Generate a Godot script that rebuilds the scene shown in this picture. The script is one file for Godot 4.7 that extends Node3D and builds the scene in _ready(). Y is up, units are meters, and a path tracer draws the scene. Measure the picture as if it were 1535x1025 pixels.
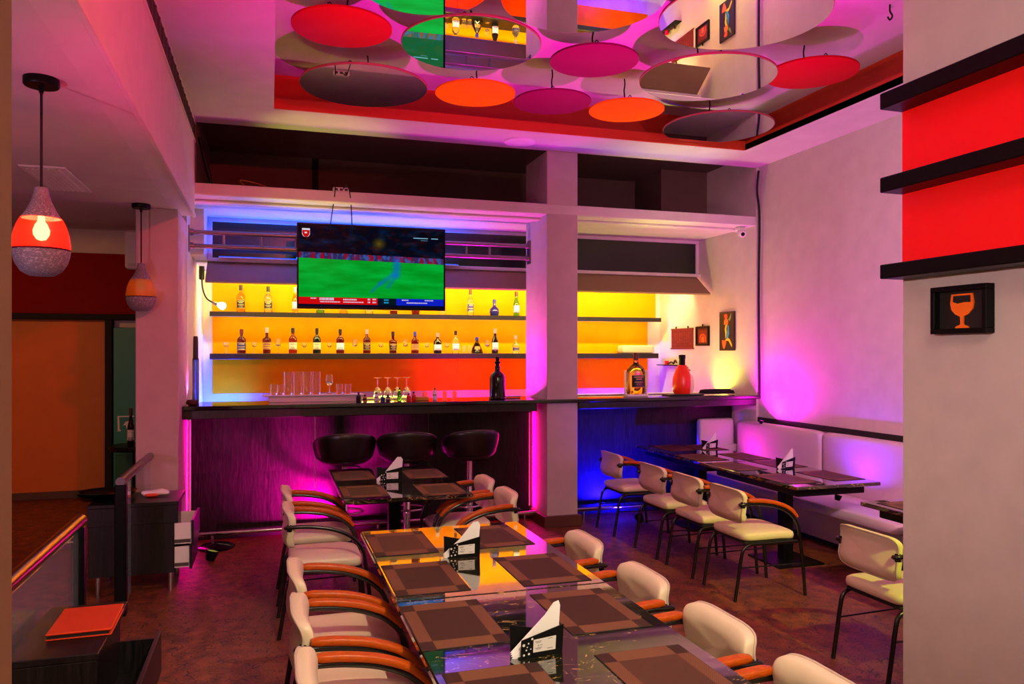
extends Node3D

const V0 := Vector3.ZERO
var M := {}
var used := {}


# ------------------------------------------------------------------ mesh builder
class MB:
	var v := PackedVector3Array()
	var n := PackedVector3Array()
	var uv := PackedVector2Array()
	var idx := PackedInt32Array()
	var xf := Transform3D()

	func vert(p: Vector3, nn: Vector3, t := Vector2.ZERO) -> int:
		v.append(xf * p)
		n.append((xf.basis * nn).normalized())
		uv.append(t)
		return v.size() - 1

	func tri(a: int, b: int, c: int) -> void:
		# order so that the front (clockwise) side looks along the mean normal
		var g := (v[b] - v[a]).cross(v[c] - v[a])
		if g.dot(n[a] + n[b] + n[c]) > 0.0:
			idx.append_array([a, c, b])
		else:
			idx.append_array([a, b, c])

	func poly(pts: Array, out: Vector3, uvs := []) -> MB:
		var g: Vector3 = (pts[1] - pts[0]).cross(pts[2] - pts[0])
		if g.length() < 1e-12 and pts.size() > 3:
			g = (pts[2] - pts[0]).cross(pts[3] - pts[0])
		if g.length() < 1e-14:
			return self
		g = g.normalized()
		if g.dot(out) < 0.0:
			g = -g
		var first := v.size()
		for i in pts.size():
			vert(pts[i], g, uvs[i] if uvs.size() else Vector2(pts[i].x, pts[i].z))
		for i in range(1, pts.size() - 1):
			tri(first, first + i, first + i + 1)
		return self

	func box(c: Vector3, s: Vector3, ch := 0.0) -> MB:
		var h := s / 2.0
		ch = minf(ch, minf(h.x, minf(h.y, h.z)) * 0.95)
		for ax in 3:
			for sg in [-1.0, 1.0]:
				var a1 := (ax + 1) % 3
				var a2 := (ax + 2) % 3
				var q := []
				for k in [[-1, -1], [1, -1], [1, 1], [-1, 1]]:
					var p := Vector3.ZERO
					p[ax] = sg * h[ax]
					p[a1] = k[0] * (h[a1] - ch)
					p[a2] = k[1] * (h[a2] - ch)
					q.append(c + p)
				var o := Vector3.ZERO
				o[ax] = sg
				poly(q, o)
		if ch > 0.0:
			for ax in 3:
				var a1 := (ax + 1) % 3
				var a2 := (ax + 2) % 3
				for s1 in [-1.0, 1.0]:
					for s2 in [-1.0, 1.0]:
						var q := []
						for k in [[0, -1], [0, 1], [1, 1], [1, -1]]:
							var p := Vector3.ZERO
							p[a1] = s1 * (h[a1] - (ch if k[0] else 0.0))
							p[a2] = s2 * (h[a2] - (0.0 if k[0] else ch))
							p[ax] = k[1] * (h[ax] - ch)
							q.append(c + p)
						var o := Vector3.ZERO
						o[a1] = s1
						o[a2] = s2
						poly(q, o)
			for sx in [-1.0, 1.0]:
				for sy in [-1.0, 1.0]:
					for sz in [-1.0, 1.0]:
						var d := Vector3(sx, sy, sz)
						var e := h * d
						poly([c + e - Vector3(0, sy, sz) * ch, c + e - Vector3(sx, 0, sz) * ch, c + e - Vector3(sx, sy, 0) * ch], d)
		return self

	func span(a: Vector3, b: Vector3, ch := 0.0) -> MB:
		return box((a + b) / 2.0, (b - a).abs(), ch)

	# rows: Array of PackedVector3Array, wrap closes each row; centers gives a point inside per row
	func grid(rows: Array, wrap: bool, centers: Array, vwrap := false, tu := 1.0, tv := 1.0) -> MB:
		var R := rows.size()
		var C: int = rows[0].size()
		var nn := []
		var total := 0.0
		for i in R:
			var line := PackedVector3Array()
			for j in C:
				var i0 := i - 1
				var i1 := i + 1
				if vwrap:
					i0 = posmod(i0, R)
					i1 = posmod(i1, R)
				else:
					i0 = maxi(i0, 0)
					i1 = mini(i1, R - 1)
				var j0 := j - 1
				var j1 := j + 1
				if wrap:
					j0 = posmod(j0, C)
					j1 = posmod(j1, C)
				else:
					j0 = maxi(j0, 0)
					j1 = mini(j1, C - 1)
				var g: Vector3 = (rows[i1][j] - rows[i0][j]).cross(rows[i][j1] - rows[i][j0])
				if g.length() < 1e-14:
					var ii := mini(i + 1, R - 1) if i == 0 else maxi(i - 1, 0)
					g = (rows[i1][j] - rows[i0][j]).cross(rows[ii][j1] - rows[ii][j0])
				g = g.normalized()
				total += g.dot(rows[i][j] - centers[i])
				line.append(g)
			nn.append(line)
		var sg := 1.0 if total >= 0.0 else -1.0
		for e in [[0, 1], [R - 1, R - 2]]:
			if not vwrap and rows[e[0]][0].distance_to(rows[e[0]][C / 2]) < 1e-5:
				var mean := Vector3.ZERO
				for q in nn[e[1]]:
					mean += q
				for j in C:
					nn[e[0]][j] = mean.normalized()
		var first := v.size()
		var CC := C + (1 if wrap else 0)
		for i in R:
			for j in CC:
				vert(rows[i][j % C], nn[i][j % C] * sg, Vector2(float(j) / (CC - 1) * tu, float(i) / maxi(R - 1, 1) * tv))
		var RR := R if vwrap else R - 1
		for i in RR:
			for j in CC - 1:
				var a := first + i * CC + j
				var b := first + ((i + 1) % R) * CC + j
				tri(a, a + 1, b + 1)
				tri(a, b + 1, b)
		return self

	static func smooth(pts: Array, sub: int) -> Array:
		if sub <= 1 or pts.size() < 3:
			return pts
		var out := []
		for i in pts.size() - 1:
			var p0: Vector3 = pts[maxi(i - 1, 0)]
			var p1: Vector3 = pts[i]
			var p2: Vector3 = pts[i + 1]
			var p3: Vector3 = pts[mini(i + 2, pts.size() - 1)]
			for k in sub:
				out.append(p1.cubic_interpolate(p2, p0, p3, float(k) / sub))
		out.append(pts[-1])
		return out

	# sweep an ellipse (w across, h along "up") along points
	func sweep(pts: Array, w: float, h: float, seg := 8, power := 1.0, loop := false, taper := 0.0) -> MB:
		var rows := []
		var cs := []
		var L := pts.size()
		var up := Vector3.UP
		var t0: Vector3 = (pts[1] - pts[0]).normalized()
		if absf(t0.dot(up)) > 0.95:
			up = Vector3(1, 0, 0) if absf(t0.x) < 0.9 else Vector3(0, 0, 1)
		for i in L:
			var a: Vector3 = pts[posmod(i - 1, L)] if loop else pts[maxi(i - 1, 0)]
			var b: Vector3 = pts[(i + 1) % L] if loop else pts[mini(i + 1, L - 1)]
			var t := (b - a).normalized()
			up = (up - t * up.dot(t)).normalized()
			var side := t.cross(up).normalized()
			var k := 1.0
			if taper > 0.0:
				var e := minf(i, L - 1 - i)
				k = 1.0 - taper * maxf(0.0, 1.0 - e / 2.0)
			var row := PackedVector3Array()
			for j in seg:
				var an := TAU * j / seg
				var c := cos(an)
				var s := sin(an)
				row.append(pts[i] + side * (w * k * signf(c) * pow(absf(c), power)) + up * (h * k * signf(s) * pow(absf(s), power)))
			rows.append(row)
			cs.append(pts[i])
		grid(rows, true, cs, loop)
		if not loop:
			cap(rows[0], pts[0] - pts[1])
			cap(rows[-1], pts[-1] - pts[-2])
		return self

	func tube(pts: Array, r: float, seg := 8, sub := 1) -> MB:
		return sweep(smooth(pts, sub), r, r, seg)

	func cap(row, out: Vector3) -> MB:
		var c := Vector3.ZERO
		for p in row:
			c += p
		c /= row.size()
		var o := out.normalized()
		var first := vert(c, o, Vector2(0.5, 0.5))
		for j in row.size():
			var an: float = TAU * j / row.size()
			vert(row[j], o, Vector2(0.5 + 0.5 * cos(an), 0.5 + 0.5 * sin(an)))
		for j in row.size():
			tri(first, first + 1 + j, first + 1 + (j + 1) % row.size())
		return self

	# profile: [[r, y], ...]; sharp corners keep an edge
	func lathe(prof: Array, seg := 24, c := Vector3.ZERO, a0 := 0.0, a1 := TAU) -> MB:
		var sn := []
		for i in prof.size() - 1:
			var d := Vector2(prof[i + 1][0] - prof[i][0], prof[i + 1][1] - prof[i][1])
			sn.append(Vector2(d.y, -d.x).normalized())
		for i in prof.size() - 1:
			var na: Vector2 = sn[i]
			var nb: Vector2 = sn[i]
			if i > 0 and sn[i - 1].dot(sn[i]) > 0.78:
				na = (sn[i - 1] + sn[i]).normalized()
			if i < prof.size() - 2 and sn[i + 1].dot(sn[i]) > 0.78:
				nb = (sn[i + 1] + sn[i]).normalized()
			var first := v.size()
			for j in seg + 1:
				var an := lerpf(a0, a1, float(j) / seg)
				var d := Vector3(cos(an), 0, sin(an))
				var u := float(j) / seg
				vert(c + d * prof[i][0] + Vector3(0, prof[i][1], 0), d * na.x + Vector3(0, na.y, 0), Vector2(u, 1.0 - float(i) / (prof.size() - 1)))
				vert(c + d * prof[i + 1][0] + Vector3(0, prof[i + 1][1], 0), d * nb.x + Vector3(0, nb.y, 0), Vector2(u, 1.0 - float(i + 1) / (prof.size() - 1)))
			for j in seg:
				var q := first + j * 2
				if prof[i][0] > 1e-6:
					tri(q, q + 1, q + 2)
				if prof[i + 1][0] > 1e-6:
					tri(q + 1, q + 3, q + 2)
		return self

	# rounded cushion: thickness along axis "ax" (0 x, 1 y, 2 z); warp bends a point
	func cushion(c: Vector3, s: Vector3, ax: int, e1 := 0.5, e2 := 0.35, nu := 36, nv := 12, warp = null) -> MB:
		var rows := []
		var cs := []
		var a1 := (ax + 1) % 3
		var a2 := (ax + 2) % 3
		for i in nv + 1:
			var ph := -PI / 2 + PI * i / nv
			var row := PackedVector3Array()
			var cp := cos(ph)
			var sp := sin(ph)
			var kc := pow(absf(cp), e1)
			var kt := signf(sp) * pow(absf(sp), e1)
			for j in nu:
				var th := TAU * (j + 0.5) / nu
				var p := Vector3.ZERO
				p[ax] = kt * s[ax] / 2.0
				p[a1] = kc * signf(cos(th)) * pow(absf(cos(th)), e2) * s[a1] / 2.0
				p[a2] = kc * signf(sin(th)) * pow(absf(sin(th)), e2) * s[a2] / 2.0
				p += c
				row.append(warp.call(p) if warp != null else p)
			rows.append(row)
			cs.append(warp.call(c) if warp != null else c)
		return grid(rows, true, cs)

	# polygon in the XY plane pushed from z0 to z1
	func prism(pts: PackedVector2Array, z0: float, z1: float, uvbox := Rect2()) -> MB:
		var t := Geometry2D.triangulate_polygon(pts)
		for side in [[z0, -1.0], [z1, 1.0]]:
			var o := Vector3(0, 0, side[1] * signf(z1 - z0))
			var first := v.size()
			for p in pts:
				var w := Vector2.ZERO
				if uvbox.size.x > 0:
					w = Vector2((p.x - uvbox.position.x) / uvbox.size.x, 1.0 - (p.y - uvbox.position.y) / uvbox.size.y)
				vert(Vector3(p.x, p.y, side[0]), o, w)
			for i in range(0, t.size(), 3):
				tri(first + t[i], first + t[i + 1], first + t[i + 2])
		var sg := -1.0 if Geometry2D.is_polygon_clockwise(pts) else 1.0
		for i in pts.size():
			var a := pts[i]
			var b := pts[(i + 1) % pts.size()]
			var d := (b - a)
			poly([Vector3(a.x, a.y, z0), Vector3(b.x, b.y, z0), Vector3(b.x, b.y, z1), Vector3(a.x, a.y, z1)], Vector3(d.y, -d.x, 0) * sg)
		return self

	func sheet(a: Vector3, b: Vector3, c: Vector3, d: Vector3, out: Vector3) -> MB:
		return poly([a, b, c, d], out, [Vector2(0, 1), Vector2(1, 1), Vector2(1, 0), Vector2(0, 0)])

	func mesh() -> ArrayMesh:
		var arr := []
		arr.resize(Mesh.ARRAY_MAX)
		arr[Mesh.ARRAY_VERTEX] = v
		arr[Mesh.ARRAY_NORMAL] = n
		arr[Mesh.ARRAY_TEX_UV] = uv
		arr[Mesh.ARRAY_INDEX] = idx
		var m := ArrayMesh.new()
		m.add_surface_from_arrays(Mesh.PRIMITIVE_TRIANGLES, arr)
		return m


func nb(t := Transform3D()) -> MB:
	var m := MB.new()
	m.xf = t
	return m


func xz(x: float, y: float, z: float, turn := 0.0) -> Transform3D:
	return Transform3D(Basis(Vector3.UP, turn), Vector3(x, y, z))


func v2(a: Array) -> PackedVector2Array:
	var p := PackedVector2Array()
	for q in a:
		p.append(Vector2(q[0], q[1]))
	return p


# ------------------------------------------------------------------ scene helpers
func numbered(s: String) -> String:
	var k: int = used.get(s, 0)
	used[s] = k + 1
	return s if k == 0 else "%s_%03d" % [s, k]


func tag(o: Node, label: String, category := "", group := "") -> Node:
	o.set_meta("label", label)
	if category:
		o.set_meta("category", category)
	if group:
		o.set_meta("group", group)
	return o


func thing(called: String, label: String, category: String, at := V0, turn := 0.0, group := "") -> Node3D:
	var o := Node3D.new()
	o.name = numbered(called)
	add_child(o)
	o.position = at
	o.rotation.y = turn
	tag(o, label, category, group)
	return o


func part(called: String, mb: MB, mat: Material, parent: Node) -> MeshInstance3D:
	var o := MeshInstance3D.new()
	o.name = called
	o.mesh = mb.mesh()
	o.material_override = mat
	parent.add_child(o, true)
	return o


func solo(called: String, mb: MB, mat: Material, label: String, category: String, group := "", at := V0, turn := 0.0) -> MeshInstance3D:
	var o := MeshInstance3D.new()
	o.name = numbered(called)
	o.mesh = mb.mesh()
	o.material_override = mat
	add_child(o)
	o.position = at
	o.rotation.y = turn
	tag(o, label, category, group)
	return o


func struct(called: String, mb: MB, mat: Material, label: String) -> MeshInstance3D:
	var o := MeshInstance3D.new()
	o.name = numbered(called)
	o.mesh = mb.mesh()
	o.material_override = mat
	add_child(o)
	o.set_meta("kind", "structure")
	o.set_meta("label", label)
	return o


func dup(src: Node3D, label: String, at: Vector3, turn := 0.0) -> Node3D:
	var o: Node3D = src.duplicate()
	var base := String(src.name).rstrip("0123456789").rstrip("_")
	o.name = numbered(base)
	add_child(o)
	o.position = at
	o.rotation.y = turn
	o.set_meta("label", label)
	return o


func mat(c: Color, rough := 0.6, metal := 0.0) -> StandardMaterial3D:
	var m := StandardMaterial3D.new()
	m.albedo_color = c
	m.roughness = rough
	m.metallic = metal
	return m


func glow(c: Color, e: float) -> StandardMaterial3D:
	var m := mat(Color(0.02, 0.02, 0.02), 0.5)
	m.emission_enabled = true
	m.emission = c
	m.emission_energy_multiplier = e
	return m


func glass(c: Color, rough := 0.02, ior := 0.05) -> StandardMaterial3D:
	var m := mat(Color(c.r, c.g, c.b, 0.02), rough)
	m.refraction_enabled = true
	m.refraction_scale = ior
	return m


func pane(c: Color, a: float) -> StandardMaterial3D:
	var m := mat(Color(c.r, c.g, c.b, a), 0.02)
	m.transparency = BaseMaterial3D.TRANSPARENCY_ALPHA
	return m


func tri_tex(m: StandardMaterial3D, t: Texture2D, scale: Vector3, world := true) -> StandardMaterial3D:
	m.albedo_texture = t
	m.uv1_triplanar = true
	m.uv1_world_triplanar = world
	m.uv1_scale = scale
	return m


func picture(w: int, h: int, f: Callable) -> ImageTexture:
	var im := Image.create(w, h, false, Image.FORMAT_RGB8)
	for y in h:
		for x in w:
			im.set_pixel(x, y, f.call(x, y))
	return ImageTexture.create_from_image(im)


func fnoise(sd: int, freq: float, oct := 3) -> FastNoiseLite:
	var f := FastNoiseLite.new()
	f.seed = sd
	f.frequency = freq
	f.fractal_octaves = oct
	f.noise_type = FastNoiseLite.TYPE_SIMPLEX_SMOOTH
	return f


# noise that repeats over a w x h picture
func wrapn(f: FastNoiseLite, x: float, y: float, w: float, h: float) -> float:
	var u := x / w
	var t := y / h
	return lerpf(lerpf(f.get_noise_2d(x, y), f.get_noise_2d(x - w, y), u), lerpf(f.get_noise_2d(x, y - h), f.get_noise_2d(x - w, y - h), u), t)


# ------------------------------------------------------------------ materials
func make_materials() -> void:
	var pn := fnoise(3, 0.02, 4)
	var plaster := picture(256, 256, func(x, y):
		var k: float = 0.94 + 0.05 * wrapn(pn, x, y, 256, 256)
		return Color(k, k * 0.995, k * 0.985))
	M.plaster = tri_tex(mat(Color(0.86, 0.84, 0.82), 0.7), plaster, Vector3.ONE * 0.7)
	M.plaster_ceiling = tri_tex(mat(Color(0.84, 0.82, 0.8), 0.75), plaster, Vector3.ONE * 0.5)
	M.pillar = tri_tex(mat(Color(0.77, 0.71, 0.70), 0.75), plaster, Vector3.ONE * 0.8)
	M.tan = tri_tex(mat(Color(0.60, 0.46, 0.30), 0.8), plaster, Vector3.ONE * 0.9)
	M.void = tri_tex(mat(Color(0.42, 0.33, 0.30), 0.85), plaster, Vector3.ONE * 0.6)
	M.redlip = mat(Color(0.76, 0.22, 0.05), 0.55)
	M.redwall = tri_tex(mat(Color(0.55, 0.04, 0.03), 0.6), plaster, Vector3.ONE * 0.6)
	M.redwall.metallic_specular = 0.2
	M.redpanel = mat(Color(1.0, 0.02, 0.01), 0.5)
	M.orangewall = tri_tex(mat(Color(0.80, 0.46, 0.06), 0.55), plaster, Vector3.ONE * 0.6)
	M.yellowpanel = tri_tex(mat(Color(0.98, 0.62, 0.0), 0.45), plaster, Vector3.ONE * 0.5)
	M.yellowpanel.metallic_specular = 0.15
	M.hood = tri_tex(mat(Color(0.58, 0.48, 0.36), 0.7), plaster, Vector3.ONE * 0.6)
	M.black = mat(Color(0.035, 0.033, 0.035), 0.4)
	M.blackgloss = mat(Color(0.02, 0.02, 0.022), 0.15)
	M.black.metallic_specular = 0.28
	M.gold_reflect_steel = mat(Color(0.72, 0.58, 0.36), 0.22, 1.0)  # metal tube with the golden wall reflection put into its colour
	M.blackmatt = mat(Color(0.05, 0.047, 0.045), 0.8)
	M.wall_dark = mat(Color(0.32, 0.27, 0.24), 0.85)
	M.chrome = mat(Color(0.85, 0.84, 0.86), 0.12, 1.0)
	M.steel = mat(Color(0.55, 0.52, 0.52), 0.28, 1.0)
	M.mirror = mat(Color(0.93, 0.95, 0.94), 0.0, 1.0)
	M.tubeblack = mat(Color(0.03, 0.03, 0.035), 0.25)
	M.tubeblack.metallic_specular = 0.6
	M.white = mat(Color(0.88, 0.87, 0.86), 0.45)
	M.paper = mat(Color(0.93, 0.92, 0.93), 0.85)
	M.paper.backlight_enabled = true
	M.paper.backlight = Color(0.25, 0.25, 0.25)

	# laminate with fine upright grain
	var g1 := fnoise(11, 0.06, 3)
	var g2 := fnoise(12, 0.35, 2)
	var grain := picture(256, 256, func(x, y):
		var wob: float = wrapn(g1, x * 0.35, y * 0.12, 256, 256) * 9.0
		var k: float = 0.62 + 0.38 * wrapn(g2, x + wob, y * 0.035, 256, 256) + 0.22 * wrapn(g1, x * 1.4 + wob, y * 0.05, 256, 256)
		k = clampf(k, 0.12, 1.0)
		return Color(k, k * 0.96, k * 0.97))
	M.laminate = tri_tex(mat(Color(0.18, 0.145, 0.17), 0.36), grain, Vector3(1.6, 1.6, 1.6))
	M.laminate.metallic_specular = 0.35
	M.laminate_dark = tri_tex(mat(Color(0.17, 0.15, 0.155), 0.35), grain, Vector3(1.8, 1.8, 1.8))
	M.shelf = tri_tex(mat(Color(0.12, 0.10, 0.10), 0.45), grain, Vector3(0.3, 3.0, 3.0))

	# armrest wood
	M.armwood = tri_tex(mat(Color(0.80, 0.36, 0.02), 0.42), picture(128, 128, func(x, y):
		var k: float = 0.86 + 0.16 * wrapn(g2, x * 0.15, y * 1.3, 128, 128)
		return Color(k, k * 0.92, k * 0.85)), Vector3(4, 4, 4), false)
	M.armwood.clearcoat_enabled = true
	M.armwood.metallic_specular = 0.35
	M.armwood.clearcoat = 0.1
	M.armwood.clearcoat_roughness = 0.15

	# brown vinyl floor with short dark curved marks
	var f1 := fnoise(21, 0.012, 4)
	var f2 := fnoise(22, 0.11, 3)
	var im := Image.create(1024, 1024, false, Image.FORMAT_RGB8)
	for y in 1024:
		for x in 1024:
			var a: float = wrapn(f2, x, y, 1024, 1024)
			var k: float = 0.80 + 0.30 * f1.get_noise_2d(x, y) * minf(1.0, minf(minf(x, 1023 - x), minf(y, 1023 - y)) / 120.0) + 0.34 * a
			k = clampf(k, 0.3, 1.3)
			im.set_pixel(x, y, Color(minf(1.0, k), minf(1.0, k * 0.93), minf(1.0, k * 0.88)))
	var rng := RandomNumberGenerator.new()
	rng.seed = 77
	for k in 1100:
		var px := rng.randf() * 1024.0
		var py := rng.randf() * 1024.0
		var an := rng.randf() * TAU
		var bend := rng.randf_range(-0.11, 0.11)
		var dark := rng.randf_range(0.35, 0.85)
		for q in rng.randi_range(10, 42):
			for ww in 12 if k % 2 == 0 else 6:
				var ix := posmod(int(px) + ww % 3, 1024)
				var iy := posmod(int(py) + ww / 3, 1024)
				var c := im.get_pixel(ix, iy)
				im.set_pixel(ix, iy, c.lerp(Color(0.16, 0.12, 0.11), dark * 0.5))
			px += cos(an)
			py += sin(an)
			an += bend
	M.floor = tri_tex(mat(Color(0.58, 0.34, 0.22), 0.45), ImageTexture.create_from_image(im), Vector3.ONE * 0.55)
	M.floor.metallic_specular = 0.4

	# dark polished marble glass
	var m1 := fnoise(31, 0.008, 4)
	var m2 := fnoise(32, 0.02, 4)
	var marble := picture(512, 512, func(x, y):
		var w: float = wrapn(m1, x, y, 512, 512)
		var vein: float = absf(wrapn(m2, x * 0.7 + w * 60.0, y * 1.3 + w * 40.0, 512, 512))
		var k: float = 0.45 + 0.5 * w
		var c := Color(0.16 * k + 0.03, 0.16 * k + 0.03, 0.12 * k + 0.02)
		if vein < 0.016 and w > -0.15:
			c = c.lerp(Color(0.85, 0.68, 0.38), 0.8)
		return c)
	M.marble = tri_tex(mat(Color(1, 1, 1), 0.05), marble, Vector3(0.9, 0.9, 0.9))
	M.marble.metallic_specular = 1.0
	M.marble.clearcoat_enabled = true
	M.marble.clearcoat = 1.0
	M.marble.clearcoat_roughness = 0.02
	M.counter = mat(Color(0.03, 0.028, 0.03), 0.06)
	M.counter.metallic_specular = 0.8

	# woven placemat: bands along the rim, darker corners
	for kind in 2:
		var weave_light := 1.0 if kind == 0 else 0.74  # second kind: centre darkened, light angle on the weave put into colour
		M["mat%d" % kind] = mat(Color(1, 1, 1), 0.6)
		M["mat%d" % kind].metallic_specular = 0.3
		M["mat%d" % kind].albedo_texture = picture(256, 192, func(x, y):
			var u: bool = x < 40 or x > 215
			var w: bool = y < 30 or y > 161
			var th: float = 0.86 + 0.14 * float((x + y * 2) % 4 < 2)
			var c := Color(0.32, 0.205, 0.155) * weave_light
			if u and w:
				c = Color(0.22, 0.145, 0.115)
			elif u:
				c = Color(0.46, 0.30, 0.215)
				th = 0.8 + 0.2 * float((x / 2 + y / 3) % 2)
			elif w:
				c = Color(0.44, 0.28, 0.20)
				th = 0.8 + 0.2 * float((x / 3 + y / 2) % 2)
			return c * th)
	M.matback = mat(Color(0.12, 0.08, 0.065), 0.7)

	# cream vinyl
	M.cream = mat(Color(0.84, 0.77, 0.66), 0.42)
	M.creamback = mat(Color(0.74, 0.66, 0.60), 0.5)
	M.sofa = mat(Color(0.82, 0.76, 0.78), 0.42)
	M.leather = mat(Color(0.035, 0.025, 0.025), 0.3)
	M.leather.metallic_specular = 0.6
	M.menu = mat(Color(0.85, 0.24, 0.06), 0.4)
	M.disc_red = mat(Color(0.66, 0.015, 0.09), 0.6)
	M.disc_orange = mat(Color(0.98, 0.58, 0.03), 0.6)
	M.disc_magenta = mat(Color(0.48, 0.03, 0.27), 0.6)
	for k in ["disc_red", "disc_orange", "disc_magenta"]:
		M[k].metallic_specular = 0.15
	M.disc_rim = mat(Color(0.62, 0.34, 0.30), 0.6)
	M.greenglass = mat(Color(0.10, 0.13, 0.11), 0.2)
	M.clear = glass(Color(1, 1, 1), 0.0, 0.045)
	M.amber = glass(Color(0.55, 0.16, 0.03), 0.02, 0.04)
	M.red_amber = glass(Color(0.36, 0.07, 0.025), 0.02, 0.04)
	M.green = glass(Color(0.35, 0.75, 0.12), 0.02, 0.04)
	M.darkgreen = mat(Color(0.03, 0.07, 0.03), 0.1)
	M.darkbottle = mat(Color(0.06, 0.02, 0.015), 0.08)
	M.bluebottle = mat(Color(0.10, 0.10, 0.42), 0.1)
	M.liquid = glass(Color(1.0, 0.78, 0.30), 0.02, 0.035)
	M.capdark = mat(Color(0.05, 0.04, 0.04), 0.4)
	M.capblue = mat(Color(0.10, 0.14, 0.50), 0.4)
	M.capsilver = mat(Color(0.75, 0.73, 0.72), 0.3, 0.8)
	M.capred = mat(Color(0.30, 0.05, 0.03), 0.4)
	var rl := RandomNumberGenerator.new()
	rl.seed = 5
	var labels := {cream = [Color(0.86, 0.80, 0.66), Color(0.25, 0.2, 0.16)], dark = [Color(0.08, 0.07, 0.07), Color(0.75, 0.65, 0.4)], blue = [Color(0.12, 0.15, 0.42), Color(0.8, 0.7, 0.5)], white = [Color(0.9, 0.9, 0.92), Color(0.3, 0.2, 0.4)], tan = [Color(0.72, 0.52, 0.28), Color(0.2, 0.1, 0.08)]}
	for k in labels:
		var li := Image.create(64, 48, false, Image.FORMAT_RGB8)
		li.fill(labels[k][0])
		for row in [6, 14, 26, 34, 41]:
			var x0 := rl.randi_range(8, 20)
			li.fill_rect(Rect2i(x0, row, 64 - 2 * x0, rl.randi_range(1, 4)), labels[k][1])
		li.fill_rect(Rect2i(0, 0, 64, 2), labels[k][1])
		li.fill_rect(Rect2i(0, 46, 64, 2), labels[k][1])
		M["label_" + k] = mat(Color(1, 1, 1), 0.5)
		M["label_" + k].albedo_texture = ImageTexture.create_from_image(li)

	# pendant lamp
	var c1 := fnoise(41, 0.05, 4)
	M.ceramic = mat(Color(1, 1, 1), 0.6)
	M.ceramic.albedo_texture = picture(256, 128, func(x, y):
		var k: float = 0.50 + 0.45 * absf(wrapn(c1, x, y * 1.5, 256, 192)) * 2.0
		return Color(k * 0.80, k * 0.80, k * 0.82))
	M.ceramic.uv1_scale = Vector3(2, 1, 1)


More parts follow.
